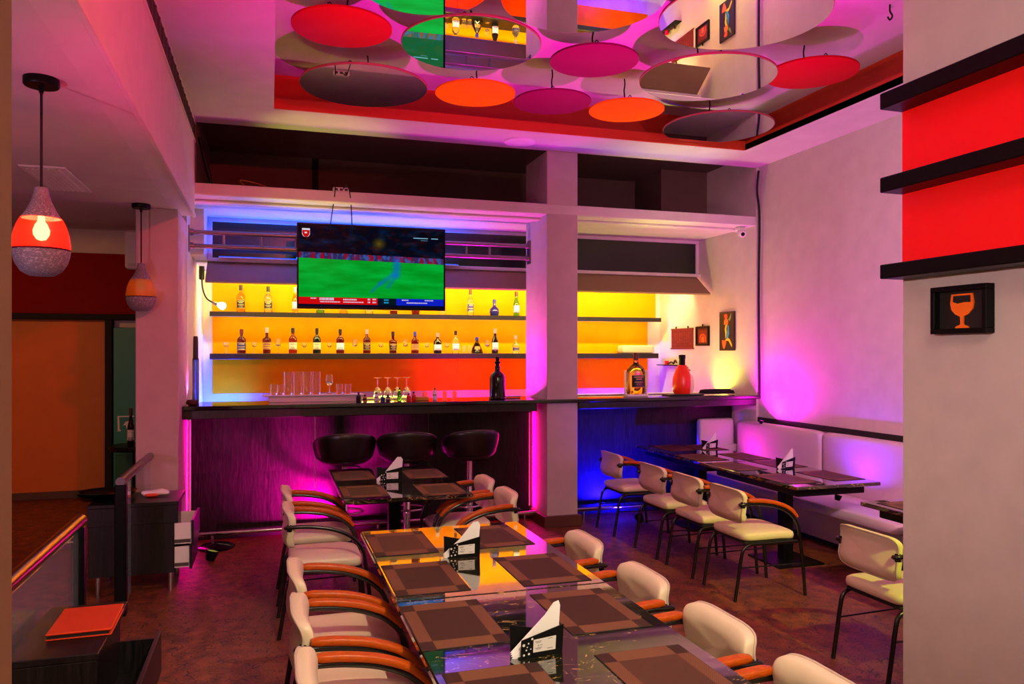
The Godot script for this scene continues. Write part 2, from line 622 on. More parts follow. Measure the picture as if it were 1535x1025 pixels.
func soccer_picture() -> ImageTexture:
	var W := 480
	var H := 270
	var im := Image.create(W, H, false, Image.FORMAT_RGB8)
	var a := fnoise(51, 0.02, 3)
	var b := fnoise(52, 0.035, 2)
	for y in H:
		for x in W:
			var u := float(x) / W
			var t := float(y) / H
			var edge := 0.405 + 0.03 * u
			var c: Color
			if t < edge:
				var k: float = a.get_noise_2d(x * 0.7, y * 1.4)
				var r: float = b.get_noise_2d(x * 0.6 + 300.0, y * 1.2)
				c = Color(0.02 + 0.16 * maxf(0, r), 0.03 + 0.10 * maxf(0, k), 0.07 + 0.18 * maxf(0, k) + 0.06 * maxf(0, -r))
				var d := Vector2(u - 0.54, (t - 0.2) * 0.6).length()
				c = c.lerp(Color(0.45, 0.36, 0.06), clampf(1.0 - d / 0.055, 0, 1) * 0.8)
				if t > edge - 0.075:
					var k2: float = b.get_noise_2d(x * 0.9, 40.0)
					c = Color(0.14, 0.16, 0.36).lerp(Color(0.55, 0.05, 0.16), clampf(0.5 + k2 * 1.6, 0, 1)).lerp(Color(0.20, 0.35, 0.65), clampf(b.get_noise_2d(x * 1.3 + 90, y) * 1.6, 0, 0.8))
			else:
				var k: float = a.get_noise_2d(x * 0.3, y * 1.6)
				c = Color(0.0, 0.62 + 0.10 * k, 0.16 + 0.08 * k)
			# the running figure, blurred on the broadcast itself
			for s in [[0.665, 0.40, 0.66, 0.58, 0.045, 0.75], [0.64, 0.58, 0.55, 0.70, 0.028, 0.6], [0.55, 0.69, 0.49, 0.80, 0.018, 0.5], [0.66, 0.60, 0.60, 0.74, 0.022, 0.5]]:
				var p := Vector2(u, t * 0.6)
				var p0 := Vector2(s[0], s[1] * 0.6)
				var p1 := Vector2(s[2], s[3] * 0.6)
				var q := Geometry2D.get_closest_point_to_segment(p, p0, p1)
				c = c.lerp(Color(0.05, 0.38, 0.85), clampf(1.0 - p.distance_to(q) / s[4], 0, 1) * s[5])
			if t > 0.885 and t < 0.968:
				if u < 0.53:
					c = Color(0.80, 0.02, 0.05)
				elif u > 0.66:
					c = Color(0.05, 0.12, 0.75)
				else:
					c = Color(0.02, 0.08, 0.13)
			elif t >= 0.968:
				c = Color(0.02, 0.04, 0.12)
			im.set_pixel(x, y, c)
	var rng := RandomNumberGenerator.new()
	rng.seed = 9
	for blk in [[38, 241, 18, 4], [66, 240, 46, 9], [68, 252, 64, 4], [142, 243, 44, 5], [142, 252, 66, 4], [222, 241, 8, 6], [238, 241, 12, 5], [222, 251, 8, 5], [238, 251, 12, 5], [276, 242, 16, 5], [276, 251, 16, 5], [336, 242, 22, 4], [414, 242, 30, 4], [352, 251, 70, 4]]:
		var x := 0
		while x < blk[2]:
			var ww := rng.randi_range(2, 5)
			im.fill_rect(Rect2i(blk[0] + x, blk[1], mini(ww, blk[2] - x), blk[3]), Color(0.85, 0.78, 0.88) if blk[0] != 276 else Color(0.1, 0.65, 0.85))
			x += ww + 1
	im.fill_rect(Rect2i(375, 28, 50, 3), Color(0.5, 0.7, 0.8))
	im.fill_rect(Rect2i(436, 28, 24, 3), Color(0.5, 0.7, 0.8))
	im.fill_rect(Rect2i(400, 36, 24, 2), Color(0.3, 0.5, 0.6))
	for y in range(12, 42):
		for x in range(8, 38):
			var d := Vector2(absf(x - 23), y - 12)
			var hw := 13.0 if d.y < 15 else 13.0 * sqrt(maxf(0.0, 1.0 - pow((d.y - 15) / 14.0, 2)))
			if d.x < hw:
				im.set_pixel(x, y, Color(0.85, 0.85, 0.9) if d.y < 6 or d.x > hw - 2 else Color(0.75, 0.05, 0.08))
	im.fill_rect(Rect2i(19, 24, 8, 5), Color(0.9, 0.85, 0.85))
	return ImageTexture.create_from_image(im)


# ------------------------------------------------------------------ lamps
# a small round lamp for an unseen source: glowing lens, light in front
func unseen_lamp(at: Vector3, aim: Vector3, c: Color, e: float, angle: float, label: String, r := 0.045, lens := 2.0, stand := false) -> void:
	var o := thing("unseen_lamp", label, "spotlight", at)
	var d := (aim - at).normalized()
	var up := Vector3.UP if absf(d.y) < 0.95 else Vector3(1, 0, 0)
	var b := Basis.looking_at(d, up)
	var t := Transform3D(b * Basis(Vector3(1, 0, 0), -PI / 2), V0)   # local +y runs along the beam
	part("housing", nb(t).lathe([[0.0, -r * 1.6], [r * 0.7, -r * 1.6], [r, -r * 0.4], [r, 0.0], [r * 0.86, 0.0], [r * 0.86, -0.006], [0.0, -0.006]], 16), M.black, o)
	part("lens", nb(t).lathe([[0.0, -0.005], [r * 0.85, -0.005], [r * 0.85, -0.003], [0.0, -0.003]], 16), glow(c, lens), o)
	if stand:
		part("stand", nb().lathe([[0.0, -at.y], [0.12, -at.y], [0.12, -at.y + 0.012], [0.014, -at.y + 0.02], [0.014, -r * 0.5], [0.0, -r * 0.5]], 14), M.black, o)
	var l := SpotLight3D.new()
	l.name = "beam"
	l.light_color = c
	l.light_energy = e
	l.spot_angle = angle
	l.spot_angle_attenuation = 1.0
	l.spot_range = 14.0
	l.spot_attenuation = 2.0
	l.light_size = r * 0.8
	l.shadow_enabled = true
	o.add_child(l)
	l.transform = Transform3D(b, d * 0.02)


# a strip that shines along "dir"
func led_strip(a: Vector3, b: Vector3, dir: Vector3, c: Color, e: float, w: float, label: String, lens := 1.5) -> void:
	var o := thing("led_strip", label, "light strip", (a + b) / 2.0)
	var x := (b - a).normalized()
	var z := -dir.normalized()
	z = (z - x * z.dot(x)).normalized()
	var bs := Basis(x, z.cross(x), z)
	var t := Transform3D(bs, V0)
	var L := a.distance_to(b)
	part("channel", nb(t).box(Vector3(0, 0, 0.007), Vector3(L, w, 0.01), 0.002), M.white, o)
	part("diffuser", nb(t).box(Vector3(0, 0, 0.001), Vector3(L - 0.01, w * 0.8, 0.004)), glow(c, lens), o)
	var l := AreaLight3D.new()
	l.name = "glow"
	l.area_size = Vector2(L - 0.01, w)
	l.light_color = c
	l.light_energy = e
	l.area_range = 14.0
	l.shadow_enabled = true
	o.add_child(l)
	l.transform = Transform3D(bs, -z * 0.012)


func make_lights() -> void:
	# unseen panel lamps behind the camera, lighting the room from the front
	for q in [[Vector3(0.75, 3.755, 0.5), 1.5, FILL, "unseen square white ceiling panel lamp over the middle of the front room"], [Vector3(3.6, 3.755, 1.0), 1.0, FILL2, "smaller unseen white ceiling panel lamp near the right wall of the front room"], [Vector3(-2.2, 2.925, 0.4), 1.2, 4.0, "unseen white ceiling panel lamp in the low ceiling of the left room"]]:
		var o := thing("unseen_panel_lamp", q[3], "ceiling lamp", q[0])
		part("frame", nb().box(Vector3(0, 0.005, 0), Vector3(q[1] + 0.06, 0.02, q[1] + 0.06), 0.004), M.white, o)
		part("panel", nb().box(Vector3(0, -0.006, 0), Vector3(q[1], 0.006, q[1])), glow(Color(1, 0.85, 0.80), 1.0), o)
		var l := AreaLight3D.new()
		l.name = "glow"
		l.area_size = Vector2(q[1], q[1])
		l.light_color = Color(1, 0.91, 0.76)
		l.light_energy = q[2]
		l.area_range = 14.0
		l.shadow_enabled = true
		o.add_child(l)
		l.transform = Transform3D(Basis(Vector3(1, 0, 0), -PI / 2), Vector3(0, -0.02, 0))
	unseen_lamp(Vector3(0.35, 0.95, -1.15), Vector3(2.4, 4.1, -4.9), Color(1.0, 0.80, 0.46), 1.4, 34, "unseen warm white lamp on a stand before the front table, aimed up at the discs", 0.06, 2.0, true)  # out of view, lights the discs warmly from below
	unseen_lamp(Vector3(2.27, 0.10, -3.12), Vector3(2.0, 4.1, -4.5), Color(1.0, 0.01, 0.78), 40.0, 35, "unseen magenta lamp on the floor by the right pillar, aimed up at the discs", 0.06)  # out of view, placed to turn the recess magenta
	unseen_lamp(Vector3(1.0, 3.68, -0.9), Vector3(-0.63, 3.35, -4.2), Color(1.0, 0.12, 0.20), 12.0, 34, "unseen pink lamp under the ceiling border, aimed along the ceiling beam")  # unseen, placed to redden the face of the beam
	unseen_lamp(Vector3(3.2, 3.5, -0.6), Vector3(3.38, 0.45, -4.3), Color(0.95, 1.0, 0.14), 18.0, 15, "unseen yellow lamp on the ceiling aimed at the right-hand chairs")  # out of view, placed for the yellow on the seats
	unseen_lamp(Vector3(3.16, 2.3, -2.2), Vector3(5.1, 1.9, -5.2), Color(1.0, 0.66, 0.80), 10.0, 48, "unseen pale lavender lamp on the back of the right pillar, aimed at the right wall")  # unseen behind the pillar, placed to light the right wall
	unseen_lamp(Vector3(-0.05, 0.10, -2.0), Vector3(-0.25, 3.77, -4.2), Color(1.0, 0.06, 0.50), 9.0, 17, "unseen pink-magenta lamp on the floor at the left aisle, aimed up past the beam", 0.05)  # out of view, tints the left ceiling border pink
	unseen_lamp(Vector3(1.1, 3.66, -0.8), Vector3(0.95, 0.5, -3.4), Color(1.0, 0.90, 0.74), 11.0, 34, "unseen warm white lamp under the ceiling border, aimed down at the front tables")  # out of view, placed to light the near chairs and tabletops
	# bar
	led_strip(Vector3(-0.55, 2.665, -8.66), Vector3(4.95, 2.665, -8.66), Vector3(0, -0.5, -0.86), Color(1.0, 0.88, 0.50), 13.0, 0.04, "long warm light strip behind the slanted hood over the bottles")
	led_strip(Vector3(-0.6, 2.157, -9.225), Vector3(4.85, 2.157, -9.225), Vector3(0, -0.75, -0.66), Color(1.0, 0.86, 0.50), 1.8, 0.02, "thin unseen warm light strip behind the lip of the upper bottle shelf")  # unseen behind the lip, placed to light the middle yellow board
	led_strip(Vector3(0.56, 1.294, -7.83), Vector3(1.33, 1.294, -7.83), Vector3(0, 1, 0.1), Color(1.0, 0.95, 0.30), 1.6, 0.03, "yellow-white light strip on the back edge of the left counter")
	led_strip(Vector3(3.02, 1.294, -7.83), Vector3(4.95, 1.294, -7.83), Vector3(0, 1, -0.1), Color(1.0, 0.95, 0.32), 1.5, 0.03, "long yellow-white light strip on the back edge of the right counter")
	led_strip(Vector3(2.22, 1.30, -7.66), Vector3(2.48, 1.30, -7.66), Vector3(1, 0.4, -0.1), Color(1.0, 0.01, 0.85), 3.6, 0.05, "magenta light bar lying on the counter beside the white column")
	unseen_lamp(Vector3(2.3, 1.0, -8.7), Vector3(2.5, 1.4, -9.5), Color(1.0, 0.02, 0.45), 2.4, 60, "unseen magenta lamp behind the counter below the red end of the back panel", 0.045, 2.0, true)  # unseen, placed to redden the end of the back panel
	unseen_lamp(Vector3(-0.35, 0.95, -9.0), Vector3(-0.7, 1.3, -9.4), Color(0.04, 0.22, 1.0), 9.0, 70, "unseen blue lamp behind the left end of the counter", 0.045, 2.0, true)  # unseen, placed for the blue on the left bar wall
	unseen_lamp(Vector3(-0.66, 1.31, -7.72), Vector3(-0.74, 2.2, -7.76), Color(1.0, 0.35, 0.75), 0.35, 60, "tiny pink lamp for an unseen source at the left end of the counter", 0.02)  # stands for an unseen source lighting the pillar side pink
	led_strip(Vector3(-0.5, 2.725, -8.42), Vector3(2.0, 2.725, -8.42), Vector3(0, 1, 0.30), Color(0.04, 0.32, 1.0), 4.0, 0.04, "blue light strip for an unseen source, on the ledge above the hood")  # stands for an unseen source of the blue under the slab
	unseen_lamp(Vector3(4.2, 0.95, -9.0), Vector3(4.3, 1.4, -9.5), Color(0.45, 0.03, 1.0), 3.0, 70, "unseen violet lamp behind the right part of the counter", 0.045, 2.0, true)  # unseen, placed for the purple low on the back wall
	unseen_lamp(Vector3(4.3, 1.0, -8.2), Vector3(5.06, 1.9, -8.5), Color(0.95, 0.05, 0.60), 1.3, 70, "unseen rose lamp behind the counter below the small pictures", 0.045, 2.0, true)  # unseen, placed to tint the bar side wall pink
	unseen_lamp(Vector3(4.85, 1.18, -8.02), Vector3(5.06, 1.6, -7.8), Color(0.85, 1.0, 0.12), 0.5, 70, "unseen yellow-green lamp behind the right end of the counter", 0.03, 2.0, true)  # unseen, placed for the yellow-green glow at the wall foot
	unseen_lamp(Vector3(4.70, 0.52, -7.25), Vector3(5.1, 1.5, -7.05), Color(1.0, 0.04, 0.85), 0.4, 70, "unseen magenta lamp on the bench seat in the corner behind the tables", 0.035)  # unseen behind the table, lights the corner and bench back
	unseen_lamp(Vector3(4.93, 1.035, -7.0), Vector3(5.1, 1.8, -6.75), Color(1.0, 0.04, 0.90), 3.4, 78, "small magenta lamp for an unseen source, on top of the bench back near the counter end", 0.022, 1.0)  # stands for the unseen source of the magenta wall glow
	unseen_lamp(Vector3(4.68, 0.52, -5.55), Vector3(5.1, 1.9, -5.5), Color(0.50, 0.10, 1.0), 0.9, 70, "unseen blue-violet lamp on the bench seat behind the nearer bench table", 0.03)  # unseen behind the table, placed to tint the wall violet
	unseen_lamp(Vector3(4.62, 0.53, -6.95), Vector3(3.6, 3.77, -6.95), Color(0.95, 1.0, 0.30), 6.0, 20, "unseen yellow lamp on the bench seat aimed up at the ceiling border", 0.03)  # unseen behind the table, yellows the right ceiling border
	unseen_lamp(Vector3(-0.46, 0.09, -6.95), Vector3(0.5, 3.77, -7.22), Color(1.0, 1.0, 0.40), 6.0, 11, "yellow lamp for an unseen source, on the floor at the left end of the bar, aimed up", 0.05, 0.2)  # stands for an unseen source yellowing the left ceiling border
	unseen_lamp(Vector3(3.62, 0.07, -7.24), Vector3(3.62, 0.55, -7.78), Color(0.07, 0.02, 1.0), 20.0, 66, "blue lamp for an unseen source, on the floor by the right half of the bar front")  # stands for the unseen source of the blue bar front
	unseen_lamp(Vector3(0.64, 0.09, -6.98), Vector3(0.45, 0.62, -7.78), Color(1.0, 0.0, 0.66), 34.0, 54, "magenta lamp for an unseen source, on the floor between the nearest-bar table and the stools")  # stands for the unseen source of the magenta bar front
	led_strip(Vector3(2.605, 0.14, -7.725), Vector3(2.605, 1.12, -7.725), Vector3(1, 0, 0.5), Color(1.0, 0.0, 0.55), 1.1, 0.015, "upright magenta light strip for an unseen source, where the bar front meets the white column", 1.0)  # stands for an unseen source lighting the column side pink
	led_strip(Vector3(-0.712, 0.10, -7.725), Vector3(-0.712, 1.12, -7.725), Vector3(-1, 0, 1.2), Color(1.0, 0.0, 0.55), 0.35, 0.012, "upright magenta light strip for an unseen source, where the bar front meets the white pillar", 1.0)  # stands for an unseen source lighting the pillar side below the counter
	# left room
	unseen_lamp(Vector3(-2.0, 2.35, -0.5), Vector3(2.6, 2.3, -2.2), Color(1.0, 0.85, 0.84), 12.0, 24, "unseen white lamp on a stand in the left room aimed at the right pillar", 0.045, 2.0, true)  # out of view, placed to brighten the pillar and its red fields
	unseen_lamp(Vector3(-3.2, 2.88, -7.2), Vector3(-3.0, 0.8, -10.5), Color(1.0, 0.62, 0.32), 2.3, 60, "unseen warm lamp on the low ceiling in front of the orange wall")  # out of view, lights the orange and red wall fields
	unseen_lamp(Vector3(-2.2, 1.2, -2.0), Vector3(-1.6, 2.94, -4.5), Color(0.90, 0.60, 0.80), 3.0, 70, "unseen pale mauve lamp in the left room aimed at the low ceiling", 0.045, 2.0, true)  # out of view, placed to give the low ceiling its mauve


# ------------------------------------------------------------------ shell
func make_shell() -> void:
	struct("floor", nb().span(Vector3(-5.2, -0.2, -10.7), Vector3(5.3, 0, 4.2)), M.floor, "brown vinyl floor with short dark marks")
	struct("wall_right", nb().span(Vector3(5.1, 0, -7.3), Vector3(5.3, 4.4, 4.2)), M.plaster, "white right wall glowing pink and violet")
	struct("wall_right", nb().span(Vector3(5.07, 0, -9.7), Vector3(5.3, 4.4, -7.3)), M.plaster, "white side wall of the bar carrying the small pictures")
	struct("wall_back", nb().span(Vector3(-0.85, 0, -9.7), Vector3(5.07, 4.4, -9.5)), M.plaster, "white wall behind the bar shelves")
	struct("wall_left", nb().span(Vector3(-0.85, 0, -9.5), Vector3(-0.73, 3.95, -7.67)), M.plaster, "white side wall at the left end of the bar")
	struct("wall_far", nb().span(Vector3(-5.2, 0, -10.7), Vector3(-0.85, 3.4, -10.5)), M.plaster, "far wall of the left room")
	struct("wall_left", nb().span(Vector3(-5.2, 0, -10.5), Vector3(-5.0, 4.4, 4.0)), M.plaster, "outer wall of the left room")
	struct("wall_front", nb().span(Vector3(-5.0, 0, 4.0), Vector3(5.1, 4.4, 4.2)), M.plaster, "wall behind the photographer")
	# far wall of the left room: coloured fields
	struct("trim", nb().span(Vector3(-5.0, 0.09, -10.5), Vector3(-1.9, 2.14, -10.47)), M.orangewall, "orange board wall at the far end of the left room")
	struct("trim", nb().span(Vector3(-5.0, 2.21, -10.5), Vector3(-0.85, 2.95, -10.48)), M.redwall, "dark red wall field above the orange wall")
	struct("trim", nb().span(Vector3(-5.0, 2.14, -10.5), Vector3(-0.85, 2.21, -10.36), 0.006), M.blackmatt, "black beam between the red and orange wall fields")
	struct("trim", nb().span(Vector3(-1.9, 0, -10.5), Vector3(-1.82, 2.14, -10.36), 0.006), M.blackmatt, "black post at the right edge of the orange wall")
	struct("baseboard_far", nb().span(Vector3(-5.0, 0, -10.5), Vector3(-1.9, 0.09, -10.44), 0.005), M.wall_dark, "dark skirting below the orange wall")
	# low ceiling of the left room and the beam
	struct("ceiling", nb().span(Vector3(-5.0, 2.94, -8.0), Vector3(-0.78, 3.4, 4.0)), M.plaster_ceiling, "low mauve-lit ceiling over the left room")
	struct("ceiling", nb().span(Vector3(-5.0, 3.24, -10.5), Vector3(-0.85, 3.4, -8.0)), M.plaster_ceiling, "higher ceiling at the far end of the left room")
	struct("trim", nb().span(Vector3(-0.78, 2.94, -7.3), Vector3(-0.63, 3.95, 4.0)), M.plaster, "ceiling beam between the low and the high room")
	struct("trim", nb().span(Vector3(-0.645, 2.93, -7.3), Vector3(-0.618, 2.955, 4.0), 0.004), M.plaster, "thin bead along the lower edge of the ceiling beam")
	# main ceiling: border, orange-red stepped edge, recess
	var b := nb()
	b.span(Vector3(-0.63, 3.77, -7.3), Vector3(5.1, 3.83, -6.735))
	b.span(Vector3(4.54, 3.77, -6.735), Vector3(5.1, 3.83, 4.0))
	b.span(Vector3(-0.63, 3.77, -6.735), Vector3(0.03, 3.83, 4.0))
	b.span(Vector3(0.03, 3.77, -1.4), Vector3(4.54, 3.83, 4.0))
	struct("ceiling", b, M.plaster_ceiling, "white ceiling border round the recess")
	b = nb()
	b.span(Vector3(0.015, 3.772, -6.735), Vector3(4.555, 3.86, -6.72))
	b.span(Vector3(4.54, 3.772, -6.72), Vector3(4.555, 3.86, -1.4))
	b.span(Vector3(0.015, 3.772, -6.72), Vector3(0.03, 3.86, -1.4))
	b.span(Vector3(0.015, 3.772, -1.415), Vector3(4.555, 3.86, -1.4))
	struct("trim", b, M.redlip, "orange-red lower lip of the ceiling recess")
	b = nb()
	b.span(Vector3(-0.25, 3.83, -7.02), Vector3(4.82, 4.16, -6.95))
	b.span(Vector3(4.75, 3.83, -6.95), Vector3(4.82, 4.16, -1.2))
	b.span(Vector3(-0.25, 3.83, -6.95), Vector3(-0.18, 4.16, -1.2))
	b.span(Vector3(-0.25, 3.83, -1.2), Vector3(4.82, 4.16, -1.13))
	struct("trim", b, M.redlip, "orange-red upper band of the ceiling recess")
	struct("ceiling", nb().span(Vector3(-0.3, 4.13, -7.05), Vector3(4.9, 4.4, -1.1)), M.plaster_ceiling, "recessed ceiling above the hanging discs")
	struct("trim", nb().span(Vector3(-0.63, 3.77, -7.325), Vector3(5.1, 3.80, -7.3), 0.004), M.plaster, "thin ledge along the ceiling edge above the bar")
	# open void above the bar
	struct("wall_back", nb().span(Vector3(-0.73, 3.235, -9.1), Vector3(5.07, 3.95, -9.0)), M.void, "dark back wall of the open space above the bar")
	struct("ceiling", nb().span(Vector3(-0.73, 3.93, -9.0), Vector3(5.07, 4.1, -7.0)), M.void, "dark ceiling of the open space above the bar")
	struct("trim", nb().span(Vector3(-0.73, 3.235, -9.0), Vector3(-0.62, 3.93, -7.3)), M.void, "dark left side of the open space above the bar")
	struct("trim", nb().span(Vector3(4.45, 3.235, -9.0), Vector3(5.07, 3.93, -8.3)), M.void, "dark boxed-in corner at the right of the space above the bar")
	struct("trim", nb().span(Vector3(0.45, 3.235, -9.0), Vector3(0.52, 3.93, -8.985)), M.blackmatt, "dark joint line on the back of the space above the bar")
	# slab, transom window and hood
	struct("trim", nb().span(Vector3(-0.73, 3.13, -9.0), Vector3(5.07, 3.235, -7.3), 0.008), M.plaster, "white slab over the bar")
	struct("trim", nb().span(Vector3(-0.73, 3.105, -7.62), Vector3(5.07, 3.13, -7.5), 0.006), M.plaster, "shallow drip edge under the white slab")
	struct("trim", nb().span(Vector3(-0.73, 2.69, -8.5), Vector3(-0.61, 3.13, -8.02)), M.plaster, "white cheek at the left end of the transom window")
	var w := struct("window", nb().span(Vector3(-0.57, 2.715, -8.515), Vector3(5.03, 3.10, -8.505)), M.greenglass, "long dark transom window above the hood")
	part("frame", nb().span(Vector3(-0.61, 3.09, -8.53), Vector3(5.07, 3.13, -8.48), 0.006).span(Vector3(-0.61, 2.72, -8.53), Vector3(-0.565, 3.09, -8.48), 0.006).span(Vector3(5.03, 2.72, -8.53), Vector3(5.07, 3.09, -8.48), 0.006), M.plaster, w)
	part("sill", nb().span(Vector3(-0.61, 2.675, -8.54), Vector3(5.07, 2.715, -8.44), 0.006), M.plaster, w)
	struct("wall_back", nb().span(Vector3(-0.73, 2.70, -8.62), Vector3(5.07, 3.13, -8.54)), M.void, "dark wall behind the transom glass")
	struct("ceiling", nb().span(Vector3(-0.73, 2.675, -9.5), Vector3(5.07, 2.73, -8.54)), M.plaster, "low soffit over the bottle shelves")
	var hood := v2([[8.5, 2.695], [8.53, 2.68], [8.18, 2.435], [8.15, 2.45]])
	var hb := nb(Transform3D(Basis(Vector3(0, 0, 1), Vector3(0, 1, 0), Vector3(-1, 0, 0)), V0))
	# profile given as (distance back, height); pushed along x
	hb.xf = Transform3D(Basis(Vector3(0, 0, -1), Vector3(0, 1, 0), Vector3(1, 0, 0)), V0)
	hb.prism(hood, -0.61, 5.03)
	struct("trim", hb, M.hood, "slanted beige hood above the bottle shelves")
	# columns
	var col := struct("pillar", nb().span(Vector3(2.642, 0, -7.97), Vector3(2.972, 3.77, -7.3), 0.006), M.pillar, "white column standing in the bar counter")
	part("plinth", nb().span(Vector3(2.605, 0, -7.99), Vector3(3.005, 0.115, -7.265), 0.006), mat(Color(0.34, 0.19, 0.15), 0.4), col)
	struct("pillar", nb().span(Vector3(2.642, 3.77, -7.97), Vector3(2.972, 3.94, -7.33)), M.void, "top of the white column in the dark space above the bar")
	struct("pillar", nb().span(Vector3(-1.056, 0, -7.67), Vector3(-0.732, 2.94, -7.0), 0.006), M.pillar, "white pillar at the left end of the bar")
	struct("pillar", nb().span(Vector3(-1.1, 0, -2.05), Vector3(-0.567, 2.94, -1.6), 0.006), M.tan, "tan column at the left edge close to the viewer")
	struct("pillar", nb().span(Vector3(2.6, 0, -2.69), Vector3(3.1, 3.77, -0.9), 0.004), M.pillar, "broad grey-mauve pillar at the right edge")
	struct("trim", nb().span(Vector3(2.594, 2.49, -2.685), Vector3(2.6, 2.79, -0.95)), M.redpanel, "red field between the upper two black shelves on the right pillar")
	struct("trim", nb().span(Vector3(2.594, 2.115, -2.685), Vector3(2.6, 2.43, -0.95)), M.redpanel, "red field between the lower two black shelves on the right pillar")
	struct("trim", nb().span(Vector3(5.085, 0.99, -7.3), Vector3(5.1, 1.045, -0.5), 0.003), M.blackmatt, "black rail on the right wall above the bench backs")
	# back panel of the bar: three tiers of yellow board
	var pw := struct("wall_back", nb().span(Vector3(-0.63, 2.20, -9.5), Vector3(5.0, 2.675, -9.485)), M.yellowpanel, "yellow board behind the upper bottle shelf")
	part("panel", nb().span(Vector3(-0.63, 1.72, -9.5), Vector3(4.88, 2.16, -9.487)), M.yellowpanel, pw)
	for q in [[-0.63, 2.238], [2.242, 4.88]]:
		part("panel", nb().span(Vector3(q[0], 1.275, -9.5), Vector3(q[1], 1.69, -9.487)), M.yellowpanel, pw)


func make_bar() -> void:
	var o := thing("bar_counter", "long bar counter with glossy black top and upright-grained dark front", "bar counter", V0)
	var top := nb().span(Vector3(-0.73, 1.245, -7.3), Vector3(5.1, 1.28, -7.25), 0.006)
	top.span(Vector3(-0.73, 1.245, -7.88), Vector3(2.64, 1.28, -7.3)).span(Vector3(2.974, 1.245, -7.88), Vector3(5.07, 1.28, -7.3))
	part("countertop", top, M.counter, o)
	part("apron", nb().span(Vector3(-0.73, 1.165, -7.33), Vector3(2.53, 1.245, -7.28), 0.005), M.laminate_dark, o)
	part("apron", nb().span(Vector3(2.974, 1.175, -7.33), Vector3(5.06, 1.245, -7.28), 0.005), M.laminate_dark, o)
	for q in [[-0.70, 0.415], [0.418, 1.53], [1.533, 2.63], [2.98, 4.03], [4.033, 5.06]]:
		part("front_panel", nb().span(Vector3(q[0], 0.06, -7.78), Vector3(q[1], 1.245, -7.75), 0.002), M.laminate, o)
	part("kickboard", nb().span(Vector3(-0.70, 0, -7.80), Vector3(2.63, 0.06, -7.77)).span(Vector3(2.98, 0, -7.80), Vector3(5.06, 0.06, -7.77)), M.blackmatt, o)
	for q in [[-0.62, 2.60], [3.01, 4.55]]:
		var fr := part("foot_rail", nb().tube([Vector3(q[0], 0.11, -7.52), Vector3(q[1], 0.11, -7.52)], 0.022, 12), M.chrome, o)
		for k in 3:
			var x: float = lerpf(q[0] + 0.12, q[1] - 0.12, k / 2.0)
			part("bracket", nb().tube([Vector3(x, 0.11, -7.52), Vector3(x, 0.11, -7.75)], 0.012, 8).tube([Vector3(x, 0.11, -7.52), Vector3(x, 0.0, -7.52)], 0.012, 8), M.chrome, fr)
	# bottle shelves
	for q in [[2.15, 2.205, 4.93, "upper black bottle shelf on the yellow wall"], [1.672, 1.738, 4.89, "lower black bottle shelf on the yellow wall"]]:
		solo("wall_shelf", nb().span(Vector3(-0.64, q[1] - 0.034, -9.487), Vector3(q[2], q[1], -9.205)).span(Vector3(-0.64, q[0], -9.205), Vector3(q[2], q[1], -9.19), 0.004), M.shelf, q[3], "shelf", "bottle shelves")
	# glass-hanging rail in front of the hood
	var r := thing("glass_rail", "double steel rail running across the bar behind the television", "rail", Vector3(1.0, 2.72, -7.85))
	for y in [0.03, 0.16]:
		part("bar", nb().tube([Vector3(-1.72, y, 0), Vector3(1.64, y, 0)], 0.022, 12), M.steel, r)
	for x in [-1.42, -1.08, -0.76, 0.95, 1.2]:
		part("spacer", nb().tube([Vector3(x, 0.045, 0), Vector3(x, 0.145, 0)], 0.013, 8), M.steel, r)
	for x in [-1.725, 1.636]:
		part("flange", nb().span(Vector3(x - 0.006, -0.03, -0.05), Vector3(x + 0.006, 0.22, 0.05), 0.003), M.steel, r)
		for y in [0.03, 0.16]:
			part("socket", nb(Transform3D(Basis(Vector3(0, 0, 1), PI / 2), Vector3(x, y, 0))).lathe([[0.0, -0.04], [0.03, -0.04], [0.034, -0.02], [0.034, 0.02], [0.03, 0.04], [0.0, 0.04]], 14), M.steel, r)
	# television
	var tv := thing("television", "large flat television showing a football match above the counter", "television", Vector3(0.969, 2.583, -7.71))
	var tw := 1.44
	var th := 0.815
	part("casing", nb().box(Vector3(0, 0, -0.022), Vector3(tw + 0.01, th + 0.012, 0.04), 0.006), M.blackgloss, tv)
	var bz := nb()
	bz.span(Vector3(-tw / 2, th / 2 - 0.014, -0.003), Vector3(tw / 2, th / 2 + 0.004, 0.008), 0.002).span(Vector3(-tw / 2, -th / 2 - 0.004, -0.003), Vector3(tw / 2, -th / 2 + 0.02, 0.008), 0.002)
	bz.span(Vector3(-tw / 2 - 0.004, -th / 2, -0.003), Vector3(-tw / 2 + 0.012, th / 2, 0.008), 0.002).span(Vector3(tw / 2 - 0.012, -th / 2, -0.003), Vector3(tw / 2 + 0.004, th / 2, 0.008), 0.002)
	part("bezel", bz, M.black, tv)
	var sm := mat(Color(0.01, 0.01, 0.01), 0.22)
	sm.metallic_specular = 0.05
	sm.emission_enabled = true
	sm.emission = Color(1, 1, 1)
	sm.emission_operator = BaseMaterial3D.EMISSION_OP_MULTIPLY
	sm.emission_texture = soccer_picture()
	sm.emission_energy_multiplier = 1.0
	part("screen", nb().sheet(Vector3(-tw / 2 + 0.01, -th / 2 + 0.018, 0.002), Vector3(tw / 2 - 0.01, -th / 2 + 0.018, 0.002), Vector3(tw / 2 - 0.01, th / 2 - 0.012, 0.002), Vector3(-tw / 2 + 0.01, th / 2 - 0.012, 0.002), Vector3(0, 0, 1)), sm, tv)
